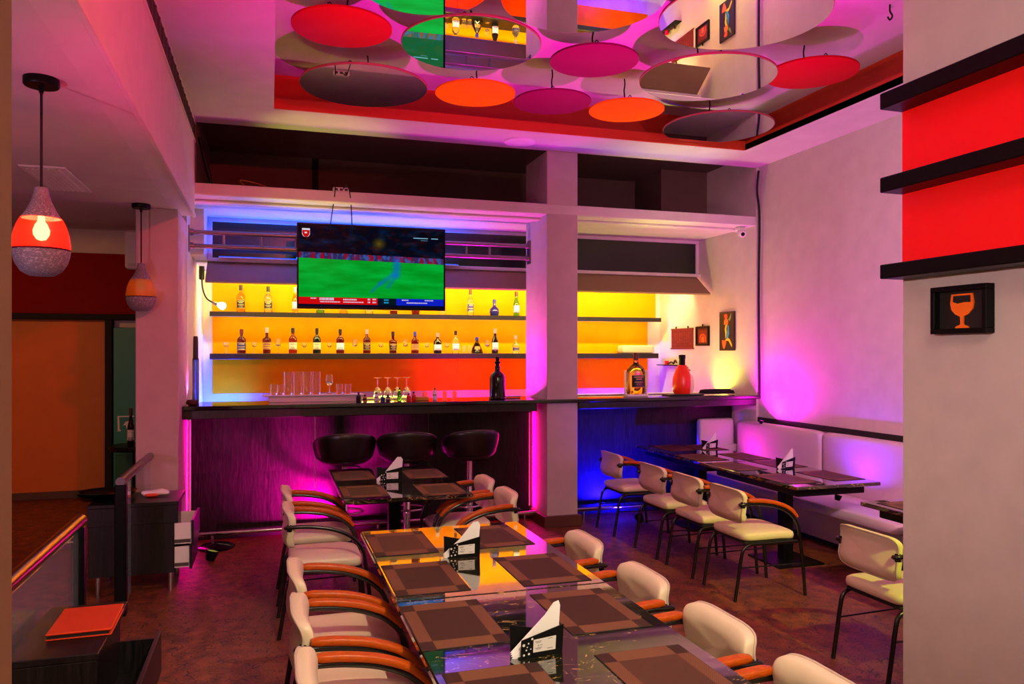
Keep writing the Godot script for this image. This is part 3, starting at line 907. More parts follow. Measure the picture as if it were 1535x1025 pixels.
	part("wall_bracket", nb().span(Vector3(-0.2, -0.2, -0.10), Vector3(0.2, 0.2, -0.04), 0.01).span(Vector3(-0.08, -0.05, -0.10), Vector3(-0.03, 0.20, -0.07)), M.black, tv)
	var tl := AreaLight3D.new()
	tl.name = "glow"
	tl.area_size = Vector2(tw - 0.04, th - 0.04)
	tl.light_color = Color(0.25, 0.85, 0.45)
	tl.light_energy = 0.06
	tl.shadow_enabled = true
	tv.add_child(tl)
	tl.transform = Transform3D(Basis(Vector3.UP, PI), Vector3(0, 0, 0.02))
	tl.rotation = V0
	tl.rotation.y = PI
	# adapter box on the slab and two leads down to the television
	var ad := thing("extension_socket", "white extension socket on the edge of the slab above the television", "socket", Vector3(0.63, 3.235, -7.37))
	part("body", nb().box(Vector3(0, 0.022, 0), Vector3(0.15, 0.044, 0.06), 0.006), M.white, ad)
	for k in 3:
		part("outlet", nb().box(Vector3(-0.045 + 0.045 * k, 0.024, 0.031), Vector3(0.028, 0.022, 0.003)), M.wall_dark, ad)
	for q in [[-0.055, -0.075, "thinner"], [0.02, 0.13, "right"]]:
		solo("power_lead", nb().tube([Vector3(q[0], 0.03, 0.03), Vector3(q[0] + (q[1] - q[0]) * 0.2, 0.06, 0.09), Vector3(q[0] + (q[1] - q[0]) * 0.5, -0.04, 0.09), Vector3(q[1], -0.26, -0.30), Vector3(q[1], -0.38, -0.37)], 0.005, 6, 6), M.blackmatt, "black lead hanging from the white socket to the television, %s of the two" % ("left" if q[0] < 0 else "right"), "cable", "", Vector3(0.63, 3.235, -7.37))
	# loose wires in the dark space
	solo("loose_wire", nb().tube([Vector3(-0.36, 3.245, -7.42), Vector3(-0.22, 3.25, -7.45), Vector3(-0.26, 3.31, -7.46), Vector3(-0.12, 3.30, -7.5), Vector3(0.05, 3.24, -7.48)], 0.006, 6, 8), mat(Color(0.55, 0.36, 0.08), 0.5), "loose yellow wire curled on the slab at the left", "wire")
	solo("conduit", nb().tube([Vector3(-0.60, 3.66, -7.42), Vector3(-0.54, 3.40, -7.45), Vector3(-0.50, 3.24, -7.45)], 0.018, 8, 4), M.black, "thick black hose leaning in the left corner above the bar", "hose")
	# corner cable and camera
	var cc := thing("surveillance_camera", "small white surveillance camera under the slab in the right corner", "camera", Vector3(4.95, 3.06, -7.42))
	part("base", nb().box(Vector3(0.0, 0.05, 0), Vector3(0.10, 0.04, 0.08), 0.01), M.white, cc)
	part("body", nb(Transform3D(Basis(Vector3(1, 0, 0.3).normalized(), 1.9), Vector3(0, 0.0, 0.02))).lathe([[0.0, -0.05], [0.036, -0.045], [0.04, -0.02], [0.04, 0.05], [0.034, 0.06], [0.0, 0.06]], 16), M.white, cc)
	part("lens", nb(Transform3D(Basis(Vector3(1, 0, 0.3).normalized(), 1.9), Vector3(0, 0.0, 0.02))).lathe([[0.0, 0.061], [0.022, 0.061], [0.02, 0.066], [0.0, 0.068]], 14), M.blackgloss, cc)
	solo("cable", nb().tube([Vector3(5.06, 3.72, -7.24), Vector3(5.055, 3.5, -7.26), Vector3(5.07, 3.2, -7.24), Vector3(5.075, 2.4, -7.26), Vector3(5.08, 1.29, -7.25)], 0.012, 8, 6), M.blackmatt, "dark cable running down the corner beside the right wall", "cable")
	solo("cable_coil", nb().sweep(coil(), 0.007, 0.007, 6), M.blackmatt, "coil of dark cable on the right end of the counter", "cable", "", Vector3(4.78, 1.29, -7.62))


func coil() -> Array:
	var p := []
	for i in 60:
		var a := TAU * i / 20.0
		p.append(Vector3(cos(a) * (0.20 + 0.012 * sin(i * 1.3)), 0.005 + i * 0.0006, sin(a) * (0.11 + 0.01 * cos(i * 0.7))))
	return p


# ------------------------------------------------------------------ chairs
func arc_points(s: float) -> Array:
	return [Vector3(0.52, 0.42, s), Vector3(0.497, 0.53, s), Vector3(0.42, 0.612, s), Vector3(0.317, 0.657, s), Vector3(0.21, 0.678, s), Vector3(0.12, 0.685, s), Vector3(0.06, 0.683, s * 0.99), Vector3(0.042, 0.680, s * 0.955), Vector3(0.046, 0.677, s * 0.86)]


func back_warp(p: Vector3) -> Vector3:
	var h := p.y - 0.66
	return p + Vector3(0.42 * p.z * p.z - 0.22 * h + 0.022 * sin(h * 22.0), 0, 0)


func make_chair(label: String, group: String, at: Vector3, turn: float, near_pad := true) -> Node3D:
	var o := thing("dining_chair", label, "chair", at, turn, group)
	part("seat", nb().cushion(Vector3(0.285, 0.445, 0), Vector3(0.45, 0.085, 0.44), 1, 0.55, 0.28, 44, 12, func(p): return p + Vector3(0, -0.012 * maxf(0.0, (p.x - 0.4) / 0.1) + 0.004 * cos(p.z * 6.0), 0)), M.cream, o)
	part("seat_base", nb().box(Vector3(0.285, 0.404, 0), Vector3(0.40, 0.018, 0.40), 0.004), M.blackmatt, o)
	var b := part("backrest", nb().cushion(Vector3(0.055, 0.66, 0), Vector3(0.058, 0.235, 0.43), 0, 0.42, 0.30, 52, 14, back_warp), M.cream, o)
	var ring := []
	for j in 52:
		var th := TAU * (j + 0.5) / 52
		ring.append(back_warp(Vector3(0.036, 0.66 + signf(cos(th)) * pow(absf(cos(th)), 0.3) * 0.1165, signf(sin(th)) * pow(absf(sin(th)), 0.3) * 0.214)))
	part("piping", nb().sweep(ring, 0.005, 0.005, 6, 1.0, true), M.creamback, b)
	for s in [-1.0, 1.0]:
		part("leg", nb().tube([Vector3(0.0, 0.004, s * 0.205), Vector3(0.025, 0.15, s * 0.205), Vector3(0.05, 0.30, s * 0.205), Vector3(0.072, 0.366, s * 0.205), Vector3(0.13, 0.392, s * 0.205), Vector3(0.25, 0.393, s * 0.205), Vector3(0.505, 0.393, s * 0.215)], 0.0125, 10, 5), M.tubeblack, o)
		part("leg", nb().tube([Vector3(0.565, 0.004, s * 0.228), Vector3(0.548, 0.2, s * 0.228), Vector3(0.53, 0.35, s * 0.228), Vector3(0.52, 0.425, s * 0.228)], 0.0125, 10, 4), M.tubeblack, o)
		part("stretcher", nb().tube([Vector3(0.040, 0.235, s * 0.205), Vector3(0.545, 0.235, s * 0.228)], 0.005, 6), M.tubeblack, o)
		if near_pad or s < 0:
			var pts: Array = MB.smooth(arc_points(s * 0.228).slice(1, 7), 5)
			var lift := []
			for i in range(2, pts.size() - 3):
				var t: Vector3 = (pts[i + 1] - pts[i - 1]).normalized()
				var nn := Vector3(-t.y, t.x, 0) * (-1.0 if t.x < 0 else 1.0)
				nn = nn if nn.y > 0 else -nn
				lift.append(pts[i] + nn * 0.024)
			part("armrest", nb().sweep(lift, 0.023, 0.015, 12, 0.6, false, 0.25), M.armwood, o)
		part("arm_tube", nb().tube(arc_points(s * 0.228), 0.0125, 10, 4), M.tubeblack, o)
		part("bracket", nb().box(Vector3(0.062, 0.675, s * 0.208), Vector3(0.03, 0.045, 0.022), 0.005), M.black, o)
	return o


func make_chairs() -> void:
	var gl := "chairs along the left side of the tables"
	var gr := "chairs along the right side of the middle tables"
	var gw := "chairs facing the wall bench"
	var c := make_chair("cream chair left of the table nearest the bar, farthest of the left row", gl, Vector3(0.05, 0, -5.78), 0)
	dup(c, "cream chair left of the middle table, third from the bar in the left row", Vector3(0.05, 0, -3.67))
	dup(c, "cream chair left of the tables, second from the viewer in the left row", Vector3(0.05, 0, -3.10))
	dup(c, "cream chair nearest the viewer in the left row, cut by the bottom edge", Vector3(0.05, 0, -2.49))
	dup(c, "cream chair right of the table nearest the bar, the farther of two", Vector3(1.66, 0, -5.83), PI).set_meta("group", gr)
	dup(c, "cream chair right of the table nearest the bar, nearer one with lit arm", Vector3(1.66, 0, -5.25), PI).set_meta("group", gr)
	dup(c, "cream chair at the far right corner of the yellow-reflecting middle table", Vector3(1.65, 0, -3.80), PI).set_meta("group", gr)
	dup(c, "cream chair at the near right corner of the yellow-reflecting middle table", Vector3(1.65, 0, -3.12), PI).set_meta("group", gr)
	dup(c, "cream chair right of the front table beside two orange arm ends, back fully in view", Vector3(1.65, 0, -2.51), PI).set_meta("group", gr)
	dup(c, "cream chair at the bottom edge, only the top of its back in view", Vector3(1.66, 0, -1.95), PI).set_meta("group", gr)
	for q in [[-6.935, "cream chair nearest the blue-lit bar front in the row facing the wall bench"], [-6.085, "second cream chair from the bar in the row facing the wall bench"], [-5.505, "third cream chair from the bar in the row facing the wall bench"], [-4.93, "nearest cream chair of the row facing the wall bench, orange arm in view"]]:
		dup(c, q[1], Vector3(3.11, 0, q[0])).set_meta("group", gw)
	dup(c, "lone cream chair partly behind the right pillar, yellow light on its seat", Vector3(3.07, 0, -3.48)).set_meta("group", gw)
	make_chair("cream chair left of the table nearest the bar, its near arm a bare black tube", gl, Vector3(0.05, 0, -5.13), 0, false)


func make_stools() -> void:
	var first: Node3D
	var spots := [[0.64, "black padded bar stool at the left of the three, before the magenta glow"], [1.205, "black padded bar stool in the middle of the three at the counter"], [1.80, "black padded bar stool nearest the white column, chrome pole in view"]]
	for q in spots:
		if first:
			dup(first, q[1], Vector3(q[0], 0, -7.13), first.rotation.y + (0.10 if q[0] > 1.5 else -0.12))
			continue
		var o := thing("bar_stool", q[1], "bar stool", Vector3(q[0], 0, -7.13), 0, "bar stools along the counter")
		first = o
		var rows := []
		var cs := []
		for i in 33:
			var th := lerpf(-118.0, 118.0, i / 32.0)
			var k := absf(th) / 118.0
			var top := 1.04 - 0.19 * pow(k, 2.3)
			var low := 0.765 + 0.05 * pow(k, 2.0)
			var d := Vector3(sin(deg_to_rad(th)), 0, cos(deg_to_rad(th)))
			var row := PackedVector3Array()
			for j in 16:
				var an := TAU * j / 16
				var hh := signf(sin(an)) * pow(absf(sin(an)), 0.45)
				var y := lerpf(low, top, 0.5 + 0.5 * hh)
				var r := 0.205 + 0.085 * sqrt(clampf((y - 0.76) / 0.27, 0.0, 1.0))
				row.append(d * (r + 0.026 * signf(cos(an)) * pow(absf(cos(an)), 0.7)) * Vector3(0.95, 1, 0.86) + Vector3(0, y, 0))
			rows.append(row)
			cs.append(d * 0.25 * Vector3(0.95, 1, 0.86) + Vector3(0, 0.88, 0))
		var sh := nb().grid(rows, true, cs)
		sh.cap(rows[0], Vector3(-1, 0, -1))
		sh.cap(rows[-1], Vector3(1, 0, -1))
		part("backrest", sh, M.leather, o)
		part("seat", nb().lathe([[0.0, 0.752], [0.19, 0.756], [0.215, 0.775], [0.222, 0.81], [0.205, 0.845], [0.0, 0.855]], 32), M.leather, o)
		part("swivel_plate", nb().lathe([[0.0, 0.735], [0.09, 0.735], [0.09, 0.752], [0.0, 0.752]], 16), M.black, o)
		part("pole", nb().lathe([[0.0, 0.03], [0.032, 0.03], [0.032, 0.40], [0.026, 0.41], [0.026, 0.736], [0.0, 0.736]], 18), M.chrome, o)
		part("base", nb().lathe([[0.0, 0.0], [0.20, 0.0], [0.205, 0.012], [0.12, 0.028], [0.045, 0.05], [0.034, 0.08], [0.0, 0.08]], 32), M.chrome, o)
		part("lever", nb().tube([Vector3(0.03, 0.728, 0.02), Vector3(0.11, 0.728, 0.07), Vector3(0.145, 0.70, 0.09)], 0.006, 8, 4), M.black, o)
		var ring := []
		for i in 28:
			var an := TAU * i / 28
			ring.append(Vector3(cos(an) * 0.17, 0.30, -0.07 + sin(an) * 0.14))
		part("footrest", nb().sweep(ring, 0.011, 0.011, 8, 1.0, true).tube([Vector3(0, 0.30, 0.03), Vector3(0, 0.30, 0.07)], 0.012), M.chrome, o)
	solo("floor_disc", nb().lathe([[0.0, 0.0], [0.15, 0.0], [0.16, 0.012], [0.13, 0.03], [0.0, 0.05]], 28), M.blackgloss, "low black round base on the floor at the left foot of the bar", "base", "", Vector3(-0.46, 0, -7.42))


# ------------------------------------------------------------------ tables
func make_table(label: String, a: Vector2, b: Vector2, deep := 0.022) -> void:
	var c := (a + b) / 2.0
	var s := (b - a).abs()
	var o := thing("dining_table", label, "table", Vector3(c.x, 0, c.y), 0, "dark marble dining tables")
	part("tabletop", nb().box(Vector3(0, 0.729, 0), Vector3(s.x, 0.028, s.y), 0.005), M.marble, o)
	var ap := nb()
	for sg in [-1.0, 1.0]:
		ap.box(Vector3(0, 0.715 - deep / 2, sg * (s.y / 2 - 0.10)), Vector3(s.x - 0.16, deep, 0.03), 0.004)
		ap.box(Vector3(sg * (s.x / 2 - 0.09), 0.715 - deep / 2, 0), Vector3(0.03, deep, s.y - 0.2), 0.004)
	part("apron", ap, M.black, o)
	part("pedestal", nb().box(Vector3(0, 0.36, 0), Vector3(0.095, 0.70, 0.095), 0.008), M.black, o)
	part("base_plate", nb().box(Vector3(0, 0.008, 0), Vector3(0.44, 0.016, 0.44), 0.004), M.black, o)


func put_mat(kind: int, x: float, z: float, label: String, turn := 0.0, sx := 0.31, sz := 0.475) -> void:
	var o := thing("placemat", label, "placemat", Vector3(x, 0.7432, z), turn, "brown woven placemats")
	part("weave", nb().sheet(Vector3(-sx / 2, 0.0032, sz / 2), Vector3(-sx / 2, 0.0032, -sz / 2), Vector3(sx / 2, 0.0032, -sz / 2), Vector3(sx / 2, 0.0032, sz / 2), Vector3.UP), M["mat%d" % kind], o)
	part("backing", nb().box(Vector3(0, 0.0014, 0), Vector3(sx + 0.006, 0.0026, sz + 0.006), 0.001), M.matback, o)


func put_napkins(x: float, z: float, where: String, turn := 0.0, k := 1.0) -> void:
	var o := thing("napkin_holder", "black napkin holder with a white card, " + where, "napkin holder", Vector3(x, 0.7435, z), turn, "napkin holders")
	var b := Basis(Vector3.UP, 0).scaled(Vector3.ONE * k)
	part("front_plate", nb(Transform3D(b * Basis(Vector3(1, 0, 0), 0.10), Vector3(0, 0, 0.02 * k))).prism(v2([[-0.068, 0], [0.085, 0], [0.085, 0.098], [-0.068, 0.062]]), -0.002, 0.002), M.black, o)
	part("rear_plate", nb(Transform3D(b * Basis(Vector3(1, 0, 0), -0.10), Vector3(0, 0, -0.022 * k))).prism(v2([[-0.085, 0], [0.07, 0], [0.07, 0.062], [-0.085, 0.098]]), -0.002, 0.002), M.black, o)
	part("foot_plate", nb(Transform3D(b, V0)).box(Vector3(0, 0.002, 0), Vector3(0.15, 0.003, 0.045)), M.black, o)
	var fp := Transform3D(b * Basis(Vector3(1, 0, 0), 0.10), Vector3(0, 0, 0.02 * k))
	var card := part("card", nb(fp).sheet(Vector3(-0.025, 0.016, 0.0026), Vector3(0.058, 0.016, 0.0026), Vector3(0.058, 0.064, 0.0026), Vector3(-0.025, 0.060, 0.0026), Vector3(0, 0, 1)), M.card, o)
	var spots := nb(fp)
	for q in [[-0.058, 0.012, 4], [-0.050, 0.028, 3], [-0.060, 0.046, 5], [-0.043, 0.050, 3], [-0.040, 0.014, 4], [-0.047, 0.038, 2.5], [-0.034, 0.030, 2.5], [-0.030, 0.064, 4]]:
		var ring := PackedVector3Array()
		for j in 10:
			ring.append(Vector3(q[0] + cos(TAU * j / 10) * q[2] * 0.001, q[1] + sin(TAU * j / 10) * q[2] * 0.001, 0.0027))
		spots.cap(ring, Vector3(0, 0, 1))
	part("white_dots", spots, M.white, o)
	var n := thing("napkin_stack", "fan of white paper napkins in the holder " + where, "napkins", Vector3(x, 0.7465, z), turn, "folded napkins")
	for i in 5:
		var rot := Basis(Vector3(0, 0, 1), -0.05 * (i - 2)) * Basis(Vector3(1, 0, 0), 0.03 * (2 - i))
		part("napkin", nb(Transform3D(b * rot, Vector3(0, 0, (0.010 - 0.005 * i) * k))).prism(v2([[-0.094, 0.001], [0.083, 0.001], [0.083, 0.165 - 0.006 * absf(i - 2)], [0.07, 0.162]]), -0.001, 0.001), M.paper, n)


func make_tables() -> void:
	M.card = mat(Color(1, 1, 1), 0.6)
	var im := Image.create(96, 56, false, Image.FORMAT_RGB8)
	im.fill(Color(0.86, 0.84, 0.84))
	for q in [[8, 10, 26, 2], [12, 15, 18, 2], [8, 38, 30, 2], [12, 43, 20, 2], [60, 46, 24, 2], [62, 6, 20, 2], [20, 26, 3, 7], [26, 28, 14, 2]]:
		im.fill_rect(Rect2i(q[0], q[1], q[2], q[3]), Color(0.32, 0.27, 0.3))
	M.card.albedo_texture = ImageTexture.create_from_image(im)
	make_table("dark marble table nearest the bar, mirroring magenta light", Vector2(0.475, -6.83), Vector2(1.385, -5.36))
	make_table("dark marble middle table whose top mirrors the yellow back wall", Vector2(0.485, -4.41), Vector2(1.405, -3.125))
	make_table("dark marble table in the front, cut by the bottom edge of the picture", Vector2(0.485, -3.118), Vector2(1.405, -1.78))
	make_table("dark table by the wall bench, the half nearest the bar", Vector2(3.77, -7.62), Vector2(4.54, -6.22), 0.066)
	make_table("dark table by the wall bench, the half nearer the viewer", Vector2(3.755, -6.205), Vector2(4.53, -4.90), 0.066)
	make_table("dark table corner jutting out behind the right pillar", Vector2(3.80, -4.30), Vector2(4.58, -3.05), 0.066)
	put_mat(0, 0.645, -6.43, "brown placemat at the far left of the table nearest the bar")
	put_mat(1, 0.645, -5.68, "brown placemat at the near left of the table nearest the bar")
	put_mat(0, 1.215, -6.36, "brown placemat at the far right of the table nearest the bar")
	put_mat(1, 1.19, -5.60, "brown placemat at the near right of the table nearest the bar")
	put_mat(0, 0.655, -4.08, "brown placemat at the far left of the yellow-reflecting middle table")
	put_mat(1, 0.655, -3.43, "brown placemat at the near left of the yellow-reflecting middle table")
	put_mat(1, 1.165, -4.09, "brown placemat at the far right of the yellow-reflecting middle table", 0.03)
	put_mat(1, 1.20, -3.41, "brown placemat at the near right of the yellow-reflecting middle table")
	put_mat(1, 0.645, -2.82, "brown placemat at the far left of the front table")
	put_mat(1, 1.185, -2.81, "brown placemat at the far right of the front table")
	put_mat(1, 0.67, -2.14, "brown placemat at the near left of the front table, its edge at the picture bottom")
	put_mat(0, 1.185, -2.14, "brown placemat at the near right of the front table, cut by the picture bottom")
	put_mat(0, 4.05, -7.30, "brown placemat at the bar end of the bench tables, on the chair side")
	put_mat(0, 4.38, -7.22, "brown placemat at the bar end of the bench tables, on the bench side", 0.0, 0.29)
	put_mat(0, 3.94, -6.55, "brown placemat second from the bar on the chair side of the bench tables")
	put_mat(0, 4.37, -6.50, "brown placemat second from the bar on the bench side of the bench tables", 0.0, 0.29)
	put_mat(0, 3.92, -5.95, "brown placemat third from the bar on the chair side of the bench tables")
	put_mat(0, 4.37, -5.98, "brown placemat third from the bar on the bench side of the bench tables", 0.0, 0.29)
	put_mat(0, 3.92, -5.26, "brown placemat on the chair-side near corner of the bench tables")
	put_mat(0, 4.36, -5.28, "brown placemat on the bench-side near corner of the bench tables", 0.0, 0.29)
	put_mat(0, 4.02, -3.98, "brown placemat on the table corner behind the right pillar")
	put_napkins(0.905, -3.735, "on the yellow-reflecting middle table")
	put_napkins(0.85, -2.45, "on the front table nearest the viewer", 0.12)
	put_napkins(0.895, -6.10, "on the table nearest the bar", 0.0, 1.1)
	put_napkins(4.27, -5.72, "on the bench tables, nearer the viewer", 0.2)
	put_napkins(4.37, -7.10, "on the bench tables, nearer the bar", 0.2)


func make_bench() -> void:
	var o := thing("wall_bench", "long cream padded bench along the right wall", "bench", Vector3(0, 0, 0))
	var tx := Transform3D(Basis(Vector3(1, 0, 0), Vector3(0, 1, 0), Vector3(0, 0, 1)), V0)
	part("base", nb(tx).prism(v2([[4.56, 0.36], [4.80, 0.05], [5.08, 0.05], [5.08, 0.36]]), -7.56, -1.5), M.sofa, o)
	part("plinth", nb().span(Vector3(4.84, 0, -7.5), Vector3(5.08, 0.05, -1.5)), M.blackmatt, o)
	for q in [[-7.56, -6.16], [-6.15, -4.70], [-4.69, -1.5]]:
		part("seat", nb().cushion(Vector3(4.785, 0.405, (q[0] + q[1]) / 2), Vector3(0.57, 0.11, q[1] - q[0]), 1, 0.4, 0.12, 48, 12), M.sofa, o)
		part("backrest", nb().cushion(Vector3(5.03, 0.72, (q[0] + q[1]) / 2), Vector3(0.13, 0.56, q[1] - q[0] - 0.004), 0, 0.45, 0.14, 48, 12), M.sofa, o)
	part("end_backrest", nb().cushion(Vector3(4.785, 0.73, -7.66), Vector3(0.44, 0.56, 0.11), 2, 0.4, 0.14, 48, 12), M.sofa, o)
	part("end_panel", nb().span(Vector3(4.565, 0.05, -7.73), Vector3(5.05, 0.72, -7.60), 0.006), M.sofa, o)


# ------------------------------------------------------------------ bottles and glasses
func bottle(kind: String, glassmat: String, capmat: String, lab: String, label: String, group: String, at: Vector3, h := 0.30, r := 0.038) -> Node3D:
	var o := thing("bottle", label, "bottle", at, 0, group)
	var prof := []
	var neck := r * 0.34
	var cap0 := h * 0.80
	if kind == "tall":
		prof = [[0, 0], [r * 0.9, 0], [r, 0.006], [r, h * 0.56], [r * 0.86, h * 0.62], [neck * 1.2, h * 0.70], [neck, h * 0.74], [neck, h * 0.82], [0, h * 0.82]]
	elif kind == "tapered":
		prof = [[0, 0], [r * 0.82, 0], [r * 0.88, 0.006], [r * 1.05, h * 0.52], [r * 0.9, h * 0.58], [neck * 1.2, h * 0.63], [neck, h * 0.68], [neck, h * 0.82], [0, h * 0.82]]
	elif kind == "round":
		prof = [[0, 0], [r * 0.8, 0], [r * 0.95, 0.01], [r * 1.1, h * 0.22], [r, h * 0.42], [r * 0.5, h * 0.55], [neck, h * 0.62], [neck, h * 0.84], [0, h * 0.84]]
	elif kind == "slim":
		prof = [[0, 0], [r * 0.78, 0], [r * 0.82, 0.005], [r * 0.82, h * 0.5], [r * 0.62, h * 0.6], [neck * 1.1, h * 0.74], [neck, h * 0.82], [0, h * 0.82]]
	else:
		prof = [[0, 0], [r * 1.5, 0], [r * 1.62, 0.01], [r * 1.55, h * 0.10], [r * 0.8, h * 0.55], [neck, h * 0.72], [neck, h * 0.84], [0, h * 0.84]]
	var t := Transform3D(Basis.from_scale(Vector3(1, 1, 0.5)), V0) if kind == "flask" else Transform3D()
	part("body", nb(t).lathe(prof, 20), M[glassmat], o)
	var c := neck * 1.25
	part("cap", nb().lathe([[0, cap0], [c, cap0], [c, h - 0.003], [c * 0.85, h], [0, h]], 14), M[capmat], o)
	if lab:
		var y0 := h * (0.14 if kind != "flask" else 0.08)
		var y1 := h * (0.44 if kind != "round" else 0.34)
		if kind == "flask":
			part("label", nb(t).lathe([[r * 1.53, y0], [r * 1.02, y1]], 10, V0, PI * 0.3, PI * 0.7), M["label_" + lab], o)
		else:
			var k: float = {"tall": 1.012, "tapered": 1.055, "round": 1.09, "slim": 0.84}[kind]
			var k0: float = {"tall": 1.012, "tapered": 0.97, "round": 1.08, "slim": 0.84}[kind]
			part("label", nb().lathe([[r * k0, y0], [r * k, y1]], 14, V0, PI * 0.12, PI * 0.88), M["label_" + lab], o)
	return o


func make_glass(kind: String, label: String, group: String, at: Vector3, k := 1.0) -> void:
	var o := thing("glass", label, "glass", at, 0, group)
	if kind == "cocktail":
		part("bowl", nb().lathe([[0, 0.062 * k], [0.006 * k, 0.064 * k], [0.026 * k, 0.085 * k], [0.033 * k, 0.125 * k], [0.031 * k, 0.125 * k], [0.024 * k, 0.088 * k], [0, 0.070 * k]], 16), M.clear, o)
		part("stem", nb().lathe([[0, 0], [0.028 * k, 0], [0.028 * k, 0.003], [0.005 * k, 0.008 * k], [0.004 * k, 0.062 * k], [0, 0.0625 * k]], 14), M.clear, o)
	elif kind == "wine":
		part("bowl", nb().lathe([[0, 0.085 * k], [0.02 * k, 0.09 * k], [0.036 * k, 0.12 * k], [0.036 * k, 0.15 * k], [0.028 * k, 0.195 * k], [0.026 * k, 0.195 * k], [0.033 * k, 0.15 * k], [0.033 * k, 0.122 * k], [0, 0.094 * k]], 18), M.clear, o)
		part("stem", nb().lathe([[0, 0], [0.034 * k, 0], [0.034 * k, 0.003], [0.005 * k, 0.009], [0.0045 * k, 0.085 * k], [0, 0.0855 * k]], 14), M.clear, o)
	elif kind == "upturned":
		part("bowl", nb().lathe([[0.031 * k, 0.0], [0.040 * k, 0.05 * k], [0.036 * k, 0.085 * k], [0.012 * k, 0.115 * k], [0, 0.118 * k]], 18).lathe([[0, 0.11 * k], [0.033 * k, 0.083 * k], [0.037 * k, 0.05 * k], [0.029 * k, 0.0]], 18), M.clear, o)
		part("stem", nb().lathe([[0, 0.118 * k], [0.005 * k, 0.119 * k], [0.005 * k, 0.2 * k], [0.036 * k, 0.206 * k], [0.036 * k, 0.21 * k], [0, 0.21 * k]], 14), M.clear, o)
	else:
		var h := 0.215 if kind == "tall" else 0.095
		var r := 0.041 if kind == "tall" else (0.034 if kind == "tumbler" else 0.022)
		h = h if kind != "shot" else 0.065
		h *= k
		part("wall", nb().lathe([[0, 0], [r * 0.88, 0], [r * 0.9, 0.004], [r, h], [r - 0.003, h], [r * 0.86, 0.016], [0, 0.014]], 20), M.clear, o)
		if kind == "shot":
			part("rim", nb().lathe([[r * 0.99, h - 0.006], [r * 1.02, h - 0.003], [r * 1.0, h + 0.001]], 16), M.white, o)


